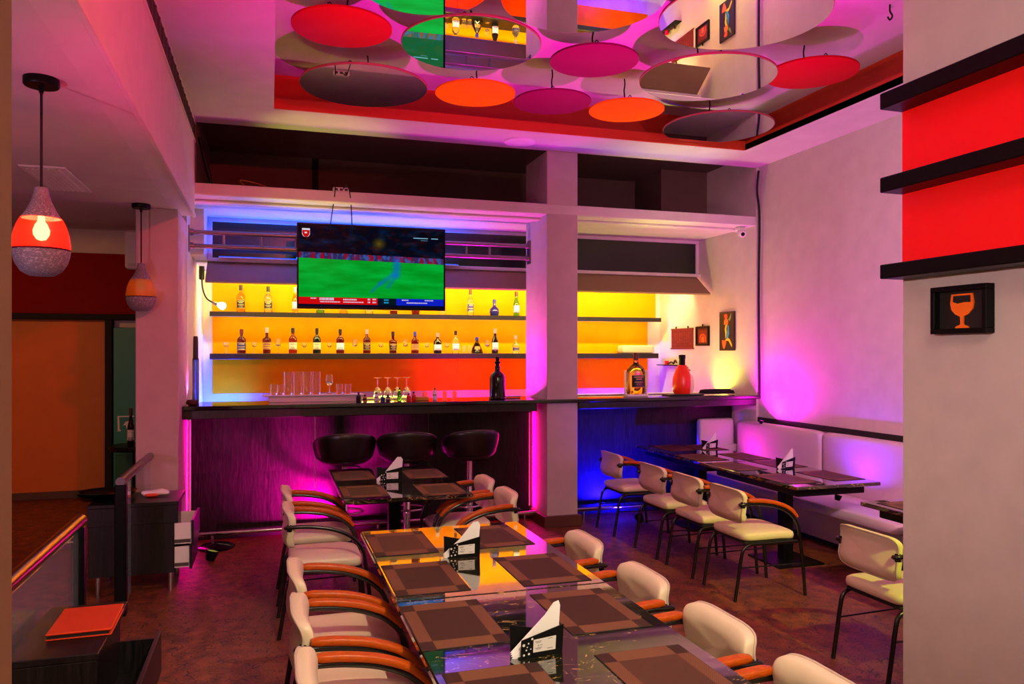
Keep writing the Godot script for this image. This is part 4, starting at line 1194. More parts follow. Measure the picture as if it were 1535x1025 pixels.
func make_bottles() -> void:
	var g := "bottles on the upper shelf"
	var z := -9.33
	var up := [
		["tall", "liquid", "capdark", "dark", -0.318, 0.31, 0.040, "golden bottle at the left end of the upper shelf, slanted dark label"],
		["tall", "clear", "capdark", "dark", -0.022, 0.30, 0.040, "clear bottle with a large dark label, second on the upper shelf"],
		["slim", "liquid", "capsilver", "white", 0.275, 0.30, 0.036, "golden bottle on the upper shelf half behind the left edge of the television"],
		["tall", "green", "capdark", "cream", 0.559, 0.28, 0.040, "green bottle hidden behind the television, only its foot showing above the shelf"],
		["tall", "liquid", "capdark", "cream", 0.827, 0.29, 0.038, "golden bottle behind the television, right of the green one, only its foot showing"],
		["tall", "clear", "capsilver", "white", 1.123, 0.29, 0.040, "clear bottle behind the middle of the television, only its foot showing"],
		["tall", "red_amber", "capdark", "tan", 1.417, 0.29, 0.038, "dark red bottle behind the television, fourth from its left edge, only its foot showing"],
		["round", "red_amber", "capdark", "", 1.684, 0.27, 0.042, "wide reddish bottle behind the right part of the television, only its foot showing"],
		["slim", "clear", "capblue", "blue", 2.013, 0.31, 0.038, "clear bottle with blue cap at the right edge of the television"],
		["tall", "clear", "capred", "blue", 2.367, 0.325, 0.036, "clear bottle with dark red cap and blue label right of the television"],
		["round", "bluebottle", "capblue", "", 2.677, 0.205, 0.048, "squat blue decanter on the upper shelf"],
		["slim", "green", "capred", "white", 2.965, 0.31, 0.042, "bright green bottle at the right end of the upper shelf"],
	]
	for q in up:
		bottle(q[0], q[1], q[2], q[3], q[7], g, Vector3(q[4], 2.2055, z), q[5], q[6] * 1.15)
	g = "bottles on the lower shelf"
	var lo := [
		["tall", "red_amber", "capred", "blue", -0.311, 0.275, 0.042, "amber bottle with a blue label at the left end of the lower shelf"],
		["tapered", "red_amber", "capsilver", "tan", -0.037, 0.295, 0.040, "amber bottle with a round tan label and silver cap, second on the lower shelf"],
		["tall", "amber", "capdark", "cream", 0.251, 0.295, 0.040, "amber bottle with a cream label and black cap, third on the lower shelf"],
		["tall", "darkgreen", "capdark", "cream", 0.521, 0.295, 0.039, "dark green bottle with a cream label on the lower shelf"],
		["tall", "red_amber", "capdark", "white", 0.788, 0.285, 0.040, "amber bottle with a white band label right of the dark green bottle"],
		["tall", "red_amber", "capsilver", "dark", 1.099, 0.285, 0.038, "plain amber bottle with silver cap near the middle of the lower shelf"],
		["tapered", "red_amber", "capdark", "dark", 1.409, 0.262, 0.040, "tapered amber bottle with a black label on the lower shelf"],
		["tall", "red_amber", "capblue", "tan", 1.676, 0.262, 0.039, "amber bottle with blue cap and tan label on the lower shelf"],
		["tall", "darkbottle", "capsilver", "white", 1.955, 0.248, 0.042, "dark bottle with a white pointed label on the lower shelf"],
		["tall", "clear", "capdark", "white", 2.181, 0.278, 0.038, "clear bottle with a pale label and black cap on the lower shelf"],
		["flask", "darkbottle", "capblue", "tan", 2.452, 0.20, 0.042, "triangular dark flask on the lower shelf"],
		["slim", "darkbottle", "capsilver", "white", 2.685, 0.31, 0.042, "tallest dark bottle of the lower shelf, white label, above the big bottle on the counter"],
		["round", "clear", "capsilver", "blue", 2.957, 0.225, 0.038, "small clear bottle at the right end of the lower shelf"],
	]
	for q in lo:
		bottle(q[0], q[1], q[2], q[3], q[7], g, Vector3(q[4], 1.7385, z), q[5], q[6] * 1.18)
	var gx := [[-0.475, "cocktail"], [-0.174, "cocktail"], [0.088, "wine"], [0.378, "cocktail"], [0.665, "cocktail"], [0.958, "wine"], [1.265, "cocktail"], [1.562, "wine"], [1.823, "cocktail"], [2.072, "cocktail"], [2.285, "tumbler"], [2.36, "tumbler"], [2.585, "wine"]]
	var names := ["left of the first bottle", "between the first and second bottles", "between the second and third bottles", "left of the dark green bottle", "right of the dark green bottle", "left of the plain silver-capped amber bottle", "left of the tapered amber bottle", "left of the blue-capped bottle", "left of the pointed-label bottle", "right of the pointed-label bottle", "left of the triangular flask", "touching the triangular flask", "right of the triangular flask"]
	for i in gx.size():
		make_glass(gx[i][1], "small clear %s glass on the lower shelf, %s" % [gx[i][1], names[i]], "glasses on the lower shelf", Vector3(gx[i][0], 1.7385, -9.33), 0.85 if gx[i][1] == "wine" else 1.0)
	# on the counter, left bay
	var tray := thing("glass_stand", "low blue-lit stand on the counter carrying the tall glasses", "stand", Vector3(0.40, 1.2805, -7.66))
	part("tray", nb().box(Vector3(0, 0.062, 0), Vector3(0.94, 0.012, 0.20), 0.004), M.white, tray)
	part("front", nb().box(Vector3(0.02, 0.028, 0.06), Vector3(0.86, 0.056, 0.012), 0.003).box(Vector3(-0.40, 0.028, 0), Vector3(0.012, 0.056, 0.12)).box(Vector3(0.43, 0.028, 0), Vector3(0.012, 0.056, 0.12)), M.white, tray)
	var ty := 1.2805 + 0.0685
	for q in [[0.035, "tumbler", 1.05, "ribbed tumbler at the left end of the glass stand"], [0.095, "tumbler", 1.0, "tumbler second from the left on the glass stand"], [0.165, "tall", 1.0, "tall straight glass, first of four on the glass stand"], [0.252, "tall", 1.0, "tall straight glass, second of four on the glass stand"], [0.338, "tall", 1.0, "tall straight glass, third of four on the glass stand"], [0.424, "tall", 1.0, "tall straight glass, fourth of four on the glass stand"], [0.545, "wine", 0.95, "stemmed glass right of the four tall glasses"], [0.64, "tumbler", 1.0, "left tumbler of the pair at the right end of the glass stand"], [0.72, "tumbler", 0.98, "right tumbler of the pair at the right end of the glass stand"]]:
		make_glass(q[1], q[3], "glasses on the counter stand", Vector3(q[0], ty, -7.66), q[2])
	for q in [[1.02, "first"], [1.12, "second"], [1.215, "third"], [1.31, "fourth"]]:
		make_glass("upturned", "upturned wine glass on the counter, %s of four from the left" % q[1], "upturned wine glasses", Vector3(q[0], 1.281, -7.76), 1.05)
	for q in [[1.46, "leftmost"], [1.56, "second"], [1.66, "third"], [1.76, "rightmost"]]:
		make_glass("shot", "small white-rimmed shot glass on the counter, %s of four" % q[1], "shot glasses", Vector3(q[0], 1.281, -7.58), 1.3)
	for q in [[0.805, 0.09, "capdark", "black miniature box-shaped bottle beside the glass stand"], [0.865, 0.065, "label_tan", "small tan bottle beside the glass stand"], [0.975, 0.085, "label_white", "small white-labelled bottle among the miniatures"], [1.035, 0.060, "capblue", "small dark blue bottle among the miniatures"], [1.085, 0.065, "label_blue", "small blue-labelled bottle among the miniatures"], [1.195, 0.125, "green", "small green bottle below the upturned glasses"], [1.285, 0.070, "redcap", "small red bottle below the upturned glasses"], [1.335, 0.085, "redcap", "small pink-red bottle beside the small red bottle"], [1.545, 0.12, "label_white", "small white-labelled bottle between the shot glasses"]]:
		var o := thing("miniature_bottle", q[3], "bottle", Vector3(q[0], 1.281, -7.50), 0, "miniature bottles on the counter")
		var h: float = q[1]
		part("body", nb().lathe([[0, 0], [0.020, 0], [0.021, 0.003], [0.021, h * 0.6], [0.009, h * 0.75], [0.008, h * 0.9], [0, h * 0.9]], 14), M[q[2]], o)
		part("cap", nb().lathe([[0, h * 0.84], [0.010, h * 0.84], [0.010, h], [0, h]], 10), M.capdark, o)
	solo("sachet_box", nb().box(Vector3(0, 0.018, 0), Vector3(0.12, 0.036, 0.07), 0.004), mat(Color(0.85, 0.62, 0.1), 0.5), "low yellow box on the counter left of the shot glasses", "box", "", Vector3(1.42, 1.281, -7.50))
	var big := thing("large_bottle", "big dark bottle with a black stopper near the right end of the left counter", "bottle", Vector3(2.19, 1.281, -7.52))
	part("body", nb().lathe([[0, 0.012], [0.072, 0.012], [0.080, 0.02], [0.080, 0.215], [0.068, 0.25], [0.034, 0.275], [0.028, 0.285], [0.028, 0.33], [0, 0.33]], 28), M.darkbottle, big)
	part("foot_ring", nb().lathe([[0, 0], [0.086, 0], [0.09, 0.006], [0.086, 0.02], [0, 0.02]], 24), M.darkbottle, big)
	part("stopper", nb().lathe([[0, 0.33], [0.020, 0.33], [0.020, 0.352], [0.030, 0.358], [0.030, 0.375], [0.018, 0.382], [0.022, 0.40], [0.016, 0.425], [0, 0.428]], 18), M.black, big)
	# right bay of the counter
	var wb := thing("whisky_bottle", "large golden bottle with a dark label tilted in a white cradle, right of the column", "bottle", Vector3(3.70, 1.281, -7.46))
	part("body", nb(Transform3D(Basis.from_scale(Vector3(1, 1, 0.55)), V0)).lathe([[0, 0.03], [0.10, 0.03], [0.108, 0.045], [0.108, 0.25], [0.098, 0.29], [0.06, 0.33], [0.034, 0.35], [0.028, 0.37], [0.028, 0.40], [0, 0.40]], 28), M.liquid, wb)
	part("cap", nb().lathe([[0, 0.385], [0.026, 0.385], [0.026, 0.45], [0.022, 0.462], [0, 0.465]], 16), M.capred, wb)
	part("label", nb(Transform3D(Basis.from_scale(Vector3(1, 1, 0.57)), V0)).lathe([[0.109, 0.10], [0.109, 0.23]], 16, V0, PI * 0.22, PI * 0.72), M.label_dark, wb)
	var cr := thing("bottle_cradle", "pale two-armed cradle round the large golden bottle", "cradle", Vector3(3.70, 1.281, -7.46))
	for s in [-1.0, 1.0]:
		part("arm", nb().box(Vector3(s * 0.122, 0.14, 0), Vector3(0.010, 0.28, 0.035), 0.003), M.white, cr)
	part("base", nb().box(Vector3(0, 0.014, 0), Vector3(0.25, 0.026, 0.10), 0.005), M.white, cr)
	var pg := thing("bird_bottle", "orange bird-shaped bottle with pale belly and black neck on a green plate", "bottle", Vector3(4.32, 1.297, -7.58), 0.15)
	part("body", nb().lathe([[0, 0], [0.085, 0], [0.098, 0.02], [0.108, 0.10], [0.100, 0.18], [0.080, 0.24], [0.062, 0.28], [0.050, 0.31], [0, 0.325]], 28), mat(Color(0.92, 0.22, 0.05), 0.3), pg)
	part("belly", nb(Transform3D(Basis.from_scale(Vector3(0.55, 1, 1)), Vector3(0.062, 0, 0.025))).lathe([[0, 0.005], [0.07, 0.01], [0.088, 0.08], [0.08, 0.16], [0.05, 0.21], [0, 0.23]], 20), mat(Color(0.92, 0.90, 0.72), 0.4), pg)
	part("beak", nb(Transform3D(Basis(Vector3(0, 0, 1), -PI / 2 - 0.15), Vector3(0.05, 0.262, 0.02))).lathe([[0, 0], [0.022, 0], [0.012, 0.03], [0, 0.06]], 12), mat(Color(0.75, 0.18, 0.08), 0.4), pg)
	part("eye", nb().cushion(Vector3(0.045, 0.285, 0.035), Vector3(0.02, 0.02, 0.02), 1, 1, 1, 12, 8), M.black, pg)
	part("wing", nb(Transform3D(Basis.from_scale(Vector3(1, 1, 0.5)), Vector3(-0.02, 0, 0.065))).lathe([[0, 0.03], [0.03, 0.05], [0.055, 0.12], [0.045, 0.19], [0, 0.235]], 18), mat(Color(0.90, 0.16, 0.04), 0.3), pg)
	part("neck", nb().lathe([[0, 0.30], [0.034, 0.30], [0.034, 0.38], [0.038, 0.385], [0.038, 0.425], [0, 0.43]], 16), M.black, pg)
	solo("plate", nb().box(Vector3(0, 0.008, 0), Vector3(0.42, 0.015, 0.20), 0.005), mat(Color(0.12, 0.25, 0.18), 0.3), "dark green rectangular plate under the orange bird-shaped bottle", "plate", "", Vector3(4.33, 1.281, -7.58))
	var bx := thing("cushion_box", "pale rounded box on the right end of the lower bottle shelf", "box", Vector3(4.63, 1.7385, -9.34))
	part("body", nb().cushion(Vector3(0, 0.052, 0), Vector3(0.46, 0.104, 0.20), 1, 0.25, 0.2, 44, 10), M.cream, bx)
	# things on the left side wall and counter end
	var cl := thing("clip_lamp", "small clip lamp with a bare bulb on a bent black arm, left of the shelves", "lamp", Vector3(-0.70, 2.58, -8.95))
	part("clip", nb().box(Vector3(0, 0.03, 0), Vector3(0.05, 0.16, 0.05), 0.006), M.black, cl)
	part("arm", nb().tube([Vector3(0.0, 0.02, 0.02), Vector3(0.01, -0.14, 0.05), Vector3(0.05, -0.25, 0.06), Vector3(0.12, -0.30, 0.06)], 0.008, 8, 6), M.black, cl)
	part("socket", nb(Transform3D(Basis(Vector3(0, 0, 1), -PI / 2 - 0.35), Vector3(0.11, -0.295, 0.06))).lathe([[0, 0], [0.016, 0], [0.02, 0.02], [0.02, 0.05], [0, 0.05]], 14), M.steel, cl)
	var bulb := part("bulb", nb(Transform3D(Basis(Vector3(0, 0, 1), -PI / 2 - 0.35), Vector3(0.11, -0.295, 0.06))).lathe([[0, 0.045], [0.016, 0.05], [0.03, 0.07], [0.043, 0.10], [0.040, 0.125], [0.02, 0.142], [0, 0.146]], 18), glow(Color(1, 0.95, 0.85), 2.2), cl)
	var bl := OmniLight3D.new()
	bl.name = "light"
	bl.light_color = Color(1, 0.85, 0.6)
	bl.light_energy = 0.04
	bl.light_size = 0.03
	bl.shadow_enabled = true
	bl.position = Vector3(0.205, -0.33, 0.06)
	cl.add_child(bl)
	var tb := thing("tube_bottle", "slim dark-capped glass tube standing upright against the lavender left wall", "bottle", Vector3(-0.665, 1.281, -7.80))
	part("tube", nb().lathe([[0, 0], [0.028, 0], [0.03, 0.006], [0.03, 0.40], [0.02, 0.43], [0, 0.43]], 18), glass(Color(0.35, 0.5, 0.9)), tb)
	part("cap", nb().lathe([[0, 0.40], [0.024, 0.40], [0.022, 0.60], [0.018, 0.62], [0, 0.62]], 16), M.capdark, tb)
	solo("crumpled_cloth", nb().cushion(Vector3(0, 0.025, 0), Vector3(0.09, 0.05, 0.07), 1, 0.9, 0.8, 20, 8, func(p): return p + Vector3(0.008 * sin(p.z * 160), 0.008 * sin(p.x * 150 + p.z * 90), 0)), mat(Color(0.28, 0.06, 0.08), 0.7), "small dark red crumpled cloth on the left end of the counter", "cloth", "", Vector3(-0.66, 1.281, -7.40))
	# pictures on the right bar wall
	make_pictures()


func wall_frame(z0: float, z1: float, y0: float, y1: float, d: float) -> Transform3D:
	# a board on the right bar wall: x runs along the wall towards the viewer, z points into the room
	return Transform3D(Basis(Vector3(0, 0, 1), Vector3(0, 1, 0), Vector3(-1, 0, 0)), Vector3(5.07, y0, z0))


func make_pictures() -> void:
	var q := fnoise(61, 0.06, 3)
	var sc := mat(Color(0.72, 0.62, 0.6), 0.7)
	sc.albedo_texture = picture(128, 64, func(x, y):
		var w: float = wrapn(q, x * 2.0, y * 2.0, 128, 64)
		var line: bool = absf(fmod(float(x) + 6.0 * w, 11.0) - 5.5) < 1.6 and y > 8 and y < 56
		var c := Color(0.52, 0.09, 0.03)
		if line and w > -0.15:
			c = Color(0.82, 0.25, 0.06)
		if y < 5 or y > 59 or x < 4 or x > 123:
			c = Color(0.62, 0.11, 0.04)
		return c)
	var b := Basis(Vector3(0, 0, 1), Vector3(0, 1, 0), Vector3(-1, 0, 0))
	var s := thing("wall_hanging", "red woven wall hanging with upright figures on the bar side wall", "wall hanging", Vector3(5.068, 1.80, -8.88))
	part("cloth", nb(Transform3D(b, V0)).box(Vector3(0, 0.125, 0.008), Vector3(0.54, 0.25, 0.012), 0.003), mat(Color(0.42, 0.07, 0.03), 0.7), s)
	part("design", nb(Transform3D(b, V0)).sheet(Vector3(-0.262, 0.008, 0.0145), Vector3(0.262, 0.008, 0.0145), Vector3(0.262, 0.242, 0.0145), Vector3(-0.262, 0.242, 0.0145), Vector3(0, 0, 1)), sc, s)
	part("rod", nb(Transform3D(b, V0)).tube([Vector3(-0.28, 0.25, 0.01), Vector3(0.28, 0.25, 0.01)], 0.008).tube([Vector3(-0.29, 0.0, 0.01), Vector3(0.29, 0.0, 0.01)], 0.008), mat(Color(0.4, 0.07, 0.03), 0.5), s)
	for x in [-0.15, 0.15]:
		part("hook", nb(Transform3D(b, V0)).box(Vector3(x, 0.27, 0.01), Vector3(0.012, 0.03, 0.012)), M.black, s)
	var ar := mat(Color(1, 1, 1), 0.5)
	ar.albedo_texture = picture(64, 64, func(x, y):
		var d := Vector2(x - 32, (y - 42) if y < 42 else 0).length()
		var c := Color(0.45, 0.10, 0.03)
		if y < 58:
			if d < 9:
				c = Color(0.80, 0.42, 0.12)
			elif d < 13:
				c = Color(0.40, 0.1, 0.04)
			elif d < 20:
				c = Color(0.78, 0.32, 0.09)
		if x < 8 or x > 55 or y < 8 or y > 57:
			c = Color(0.30, 0.06, 0.03)
		return c)
	s = thing("small_picture", "small dark-framed square picture of a red arch beside the wall hanging", "picture", Vector3(5.068, 1.83, -8.38))
	var fr := nb(Transform3D(b, V0))
	fr.box(Vector3(0, 0.012, 0.012), Vector3(0.30, 0.024, 0.024), 0.003).box(Vector3(0, 0.228, 0.012), Vector3(0.30, 0.024, 0.024), 0.003).box(Vector3(-0.138, 0.12, 0.012), Vector3(0.024, 0.20, 0.024), 0.003).box(Vector3(0.138, 0.12, 0.012), Vector3(0.024, 0.20, 0.024), 0.003)
	part("frame", fr, M.black, s)
	part("canvas", nb(Transform3D(b, V0)).box(Vector3(0, 0.12, 0.005), Vector3(0.25, 0.19, 0.008)), M.redwall, s)
	part("design", nb(Transform3D(b, V0)).sheet(Vector3(-0.125, 0.024, 0.0095), Vector3(0.125, 0.024, 0.0095), Vector3(0.125, 0.216, 0.0095), Vector3(-0.125, 0.216, 0.0095), Vector3(0, 0, 1)), ar, s)
	part("hook", nb(Transform3D(b, V0)).box(Vector3(0, 0.252, 0.01), Vector3(0.012, 0.026, 0.012)), M.black, s)
	s = thing("tall_picture", "tall black picture of a bright dancing figure over a clay pot", "picture", Vector3(5.068, 1.77, -7.84))
	part("board", nb(Transform3D(b, V0)).box(Vector3(0, 0.225, 0.012), Vector3(0.30, 0.45, 0.022), 0.003), mat(Color(0.06, 0.05, 0.05), 0.5), s)
	# raised painted shapes
	var T := Transform3D(b, V0)
	for e in [
		["pot", [[-0.09, 0.12], [-0.01, 0.12], [0.0, 0.10], [-0.015, 0.06], [-0.04, 0.02], [-0.065, 0.03], [-0.085, 0.08]], Color(0.85, 0.38, 0.12)],
		["leaf", [[-0.03, 0.12], [0.05, 0.11], [0.11, 0.04], [0.115, 0.07], [0.07, 0.13], [0.03, 0.15]], Color(0.9, 0.75, 0.15)],
		["body", [[-0.01, 0.14], [0.03, 0.14], [0.06, 0.20], [0.05, 0.28], [0.03, 0.30], [0.02, 0.24], [0.0, 0.20]], Color(0.12, 0.52, 0.72)],
		["sash", [[-0.02, 0.14], [0.005, 0.20], [0.0, 0.25], [0.02, 0.31], [-0.01, 0.32], [-0.03, 0.25], [-0.02, 0.20]], Color(0.9, 0.8, 0.2)],
		["torso", [[-0.05, 0.30], [0.03, 0.30], [0.04, 0.34], [0.01, 0.37], [-0.04, 0.36]], Color(0.85, 0.5, 0.15)],
		["head", [[-0.03, 0.37], [0.0, 0.36], [0.025, 0.385], [0.015, 0.42], [-0.02, 0.425], [-0.05, 0.41]], Color(0.85, 0.32, 0.08)],
		["wing", [[0.03, 0.36], [0.05, 0.37], [0.10, 0.43], [0.095, 0.38], [0.07, 0.34]], Color(0.45, 0.6, 0.35)],
	]:
		part(e[0], nb(T).prism(v2(e[1]), 0.0215, 0.0255), mat(e[2], 0.5), s)
	var sh := thing("wall_tray", "thin dark wall tray with a red cup left of the bird-shaped bottle", "shelf", Vector3(5.068, 1.575, -9.15))
	part("board", nb(T).box(Vector3(0, 0.006, 0.05), Vector3(0.50, 0.012, 0.10), 0.003), M.black, sh)
	var cup := thing("cup", "small red cup on the thin wall tray", "cup", Vector3(5.015, 1.588, -9.20))
	part("body", nb().lathe([[0, 0], [0.022, 0], [0.030, 0.05], [0.027, 0.05], [0.02, 0.006], [0, 0.006]], 16), mat(Color(0.80, 0.05, 0.06), 0.4), cup)
	solo("twisted_pipe", nb().tube([Vector3(-0.02, 0.012, 0.03), Vector3(0, 0.035, 0.10), Vector3(0, 0.015, 0.15), Vector3(0, 0.06, 0.19), Vector3(0, 0.03, 0.23)], 0.011, 8, 6), mat(Color(0.25, 0.10, 0.05), 0.5), "dark curled piece on the thin wall tray right of the red cup", "ornament", "", Vector3(5.015, 1.588, -9.17))


# ------------------------------------------------------------------ ceiling things
func make_discs() -> void:
	var defs := [
		["disc_red", 0.435, -5.016, 0.313, "red hanging disc at the left end of the recess"],
		["mirror", 1.285, -5.034, 0.467, "mirror disc reflecting the television and bottles, left of centre"],
		["mirror", 0.696, -6.071, 0.486, "dark-looking mirror disc nearest the left back corner of the recess"],
		["disc_orange", 1.558, -5.978, 0.318, "orange hanging disc, the left of the two orange ones"],
		["disc_magenta", 2.186, -5.062, 0.313, "magenta hanging disc in the middle, the larger-looking of the two"],
		["disc_magenta", 2.217, -5.996, 0.318, "magenta hanging disc between the two orange discs"],
		["disc_orange", 2.895, -6.015, 0.318, "orange hanging disc, the right of the two orange ones"],
		["mirror", 3.135, -5.128, 0.504, "mirror disc reflecting the pale right wall, middle of three at the right"],
		["mirror", 3.913, -6.220, 0.495, "mirror disc above the back right corner of the recess"],
		["disc_red", 3.904, -4.922, 0.336, "red hanging disc nearest the right wall"],
		["mirror", 2.768, -4.110, 0.514, "large mirror disc at the top reflecting the small pictures"],
		["mirror", 1.737, -4.166, 0.486, "large mirror disc cut by the top edge, reflecting the golden bottle"],
		["mirror", 0.825, -4.296, 0.374, "mirror disc at the top left, only its lower rim in view"],
	]
	for q in defs:
		var mirror: bool = q[0] == "mirror"
		var o := thing("mirror_disc" if mirror else "hanging_disc", q[4], "mirror" if mirror else "ceiling disc", Vector3(q[1], 3.80 + (0.05 if q[1] > 3.85 and q[0] == "disc_red" else 0.0), q[2]), 0, "round discs hung in the ceiling recess")
		var r: float = q[3]
		part("plate", nb().lathe([[0, 0.002], [r - 0.003, 0.002], [r, 0.004], [r, 0.016], [r - 0.003, 0.018], [0, 0.018]], 64), M.disc_rim if mirror else M[q[0]], o)
		if mirror:
			part("mirror", nb().lathe([[0, 0.0], [r - 0.004, 0.0]], 64), M.mirror, o)
		for k in 3:
			var an := -0.7 + TAU * k / 3.0 - PI / 2
			var p := Vector3(cos(an), 0, sin(an)) * (r * 0.9)
			part("eyelet", nb().tube([p + Vector3(0, 0.016, 0), p + Vector3(0.012, 0.03, 0), p + Vector3(0, 0.042, 0), p + Vector3(-0.012, 0.03, 0), p + Vector3(0, 0.016, 0)], 0.0035, 6, 3), M.black, o)
		var hp := Vector3(0.05, 0, -r * 0.45)
		part("hanger", nb().tube([hp + Vector3(0, 0.016, 0), hp + Vector3(0.004, 0.07, 0), hp + Vector3(-0.006, 0.10, 0), hp + Vector3(0.006, 0.14, 0), hp + Vector3(-0.004, 0.22, 0), hp + Vector3(0.004, 0.28, 0), hp + Vector3(0, 0.332, 0)], 0.006, 6, 4), M.black, o)
	solo("ceiling_hook", nb().tube([Vector3(0, 0.05, 0), Vector3(0, 0.0, 0), Vector3(0.02, -0.03, 0), Vector3(0, -0.06, 0), Vector3(-0.02, -0.04, 0)], 0.006, 6, 5), M.black, "bare black hook in the recess ceiling at the upper right", "hook", "", Vector3(4.05, 4.085, -4.3))
	var sd := thing("ceiling_light", "flat round white fitting on the ceiling border in front of the column", "ceiling lamp", Vector3(2.282, 3.77, -7.07))
	part("rim", nb().lathe([[0, -0.02], [0.10, -0.02], [0.15, -0.012], [0.155, 0.0], [0, 0.0]], 32), M.white, sd)
	part("cover", nb().lathe([[0, -0.034], [0.07, -0.03], [0.10, -0.02], [0, -0.02]], 28), mat(Color(0.85, 0.8, 0.85), 0.3), sd)
	var lv := thing("linear_grille", "long dark perforated slot along the top of the ceiling beam", "vent", Vector3(-0.63, 3.58, -4.0))
	part("slot", nb().span(Vector3(-0.005, 0.01, -3.28), Vector3(0.004, 0.155, 3.2)), M.blackmatt, lv)
	part("edge", nb().span(Vector3(-0.005, 0.155, -3.28), Vector3(0.012, 0.17, 3.2)).span(Vector3(-0.005, -0.005, -3.28), Vector3(0.012, 0.01, 3.2)), M.plaster, lv)
	for k in 40:
		part("slat", nb().box(Vector3(0.006, 0.083, 3.15 - 6.4 * k / 40.0), Vector3(0.006, 0.145, 0.02)), M.wall_dark, lv)
	var cv := thing("ceiling_vent", "pale rectangular slatted vent in the low ceiling behind the red lamp", "vent", Vector3(-1.39, 2.94, -6.0))
	part("frame", nb().box(Vector3(0, -0.006, 0), Vector3(0.27, 0.012, 0.78), 0.003), M.white, cv)
	for k in 7:
		part("slat", nb(Transform3D(Basis(Vector3(0, 0, 1), 0.5), Vector3(-0.09 + 0.03 * k, -0.014, 0))).box(V0, Vector3(0.024, 0.003, 0.70)), M.white, cv)


func pendant(label: String, at: Vector3, shade_c: Color, bulb_e: float, lit: float) -> void:
	# at: the middle of the ceiling plate
	var o := thing("pendant_lamp", label, "pendant lamp", at, 0, "drop-shaped pendant lamps")
	part("canopy", nb().lathe([[0, -0.035], [0.066, -0.035], [0.07, -0.03], [0.07, 0.0], [0, 0.0]], 28), M.black, o)
	part("cord", nb().tube([Vector3(0, -0.03, 0), Vector3(0, -0.50, 0)], 0.0055, 8), M.blackmatt, o)
	part("cord_grip", nb().lathe([[0, -0.065], [0.008, -0.065], [0.011, -0.05], [0.011, -0.035], [0, -0.035]], 12), M.black, o)
	var p := Vector3(0, -0.86, 0)
	part("upper_shell", nb().lathe([[0.078, 0.252], [0.058, 0.285], [0.040, 0.325], [0.030, 0.36], [0.026, 0.385], [0.0, 0.385]], 32, p).lathe([[0.024, 0.375], [0.027, 0.355], [0.036, 0.325], [0.054, 0.285], [0.074, 0.252]], 32, p), M.ceramic, o)
	var sg := pane(shade_c, 0.55)
	sg.roughness = 0.3
	sg.backlight_enabled = true
	sg.backlight = shade_c
	sg.emission_enabled = lit > 0.0
	sg.emission = shade_c
	sg.emission_energy_multiplier = lit
	part("shade", nb().lathe([[0.113, 0.115], [0.112, 0.14], [0.106, 0.18], [0.094, 0.222], [0.078, 0.254]], 40, p), sg, o)
	part("lower_shell", nb().lathe([[0, 0.0], [0.05, 0.003], [0.08, 0.022], [0.10, 0.055], [0.110, 0.09], [0.1135, 0.117]], 40, p).lathe([[0.1105, 0.116], [0.107, 0.09], [0.097, 0.057], [0.077, 0.026], [0.048, 0.007], [0, 0.004]], 40, p), M.ceramic, o)
	part("shade_rim", nb().lathe([[0.113, 0.111], [0.1155, 0.115], [0.113, 0.119]], 40, p), M.capred, o)
	part("bulb", nb().lathe([[0, 0.155], [0.018, 0.16], [0.031, 0.18], [0.033, 0.20], [0.024, 0.225], [0.014, 0.24], [0.012, 0.27], [0, 0.27]], 20, p), glow(Color(1, 0.78, 0.5), bulb_e), o)
	part("socket", nb().lathe([[0, 0.268], [0.016, 0.268], [0.018, 0.30], [0.012, 0.375], [0, 0.375]], 16, p), M.black, o)
	var l := OmniLight3D.new()
	l.name = "light"
	l.light_color = Color(1, 0.45, 0.25)
	l.light_energy = bulb_e * 0.05
	l.light_size = 0.03
	l.omni_range = 8.0
	l.shadow_enabled = true
	l.position = p + Vector3(0, 0.19, 0)
	o.add_child(l)


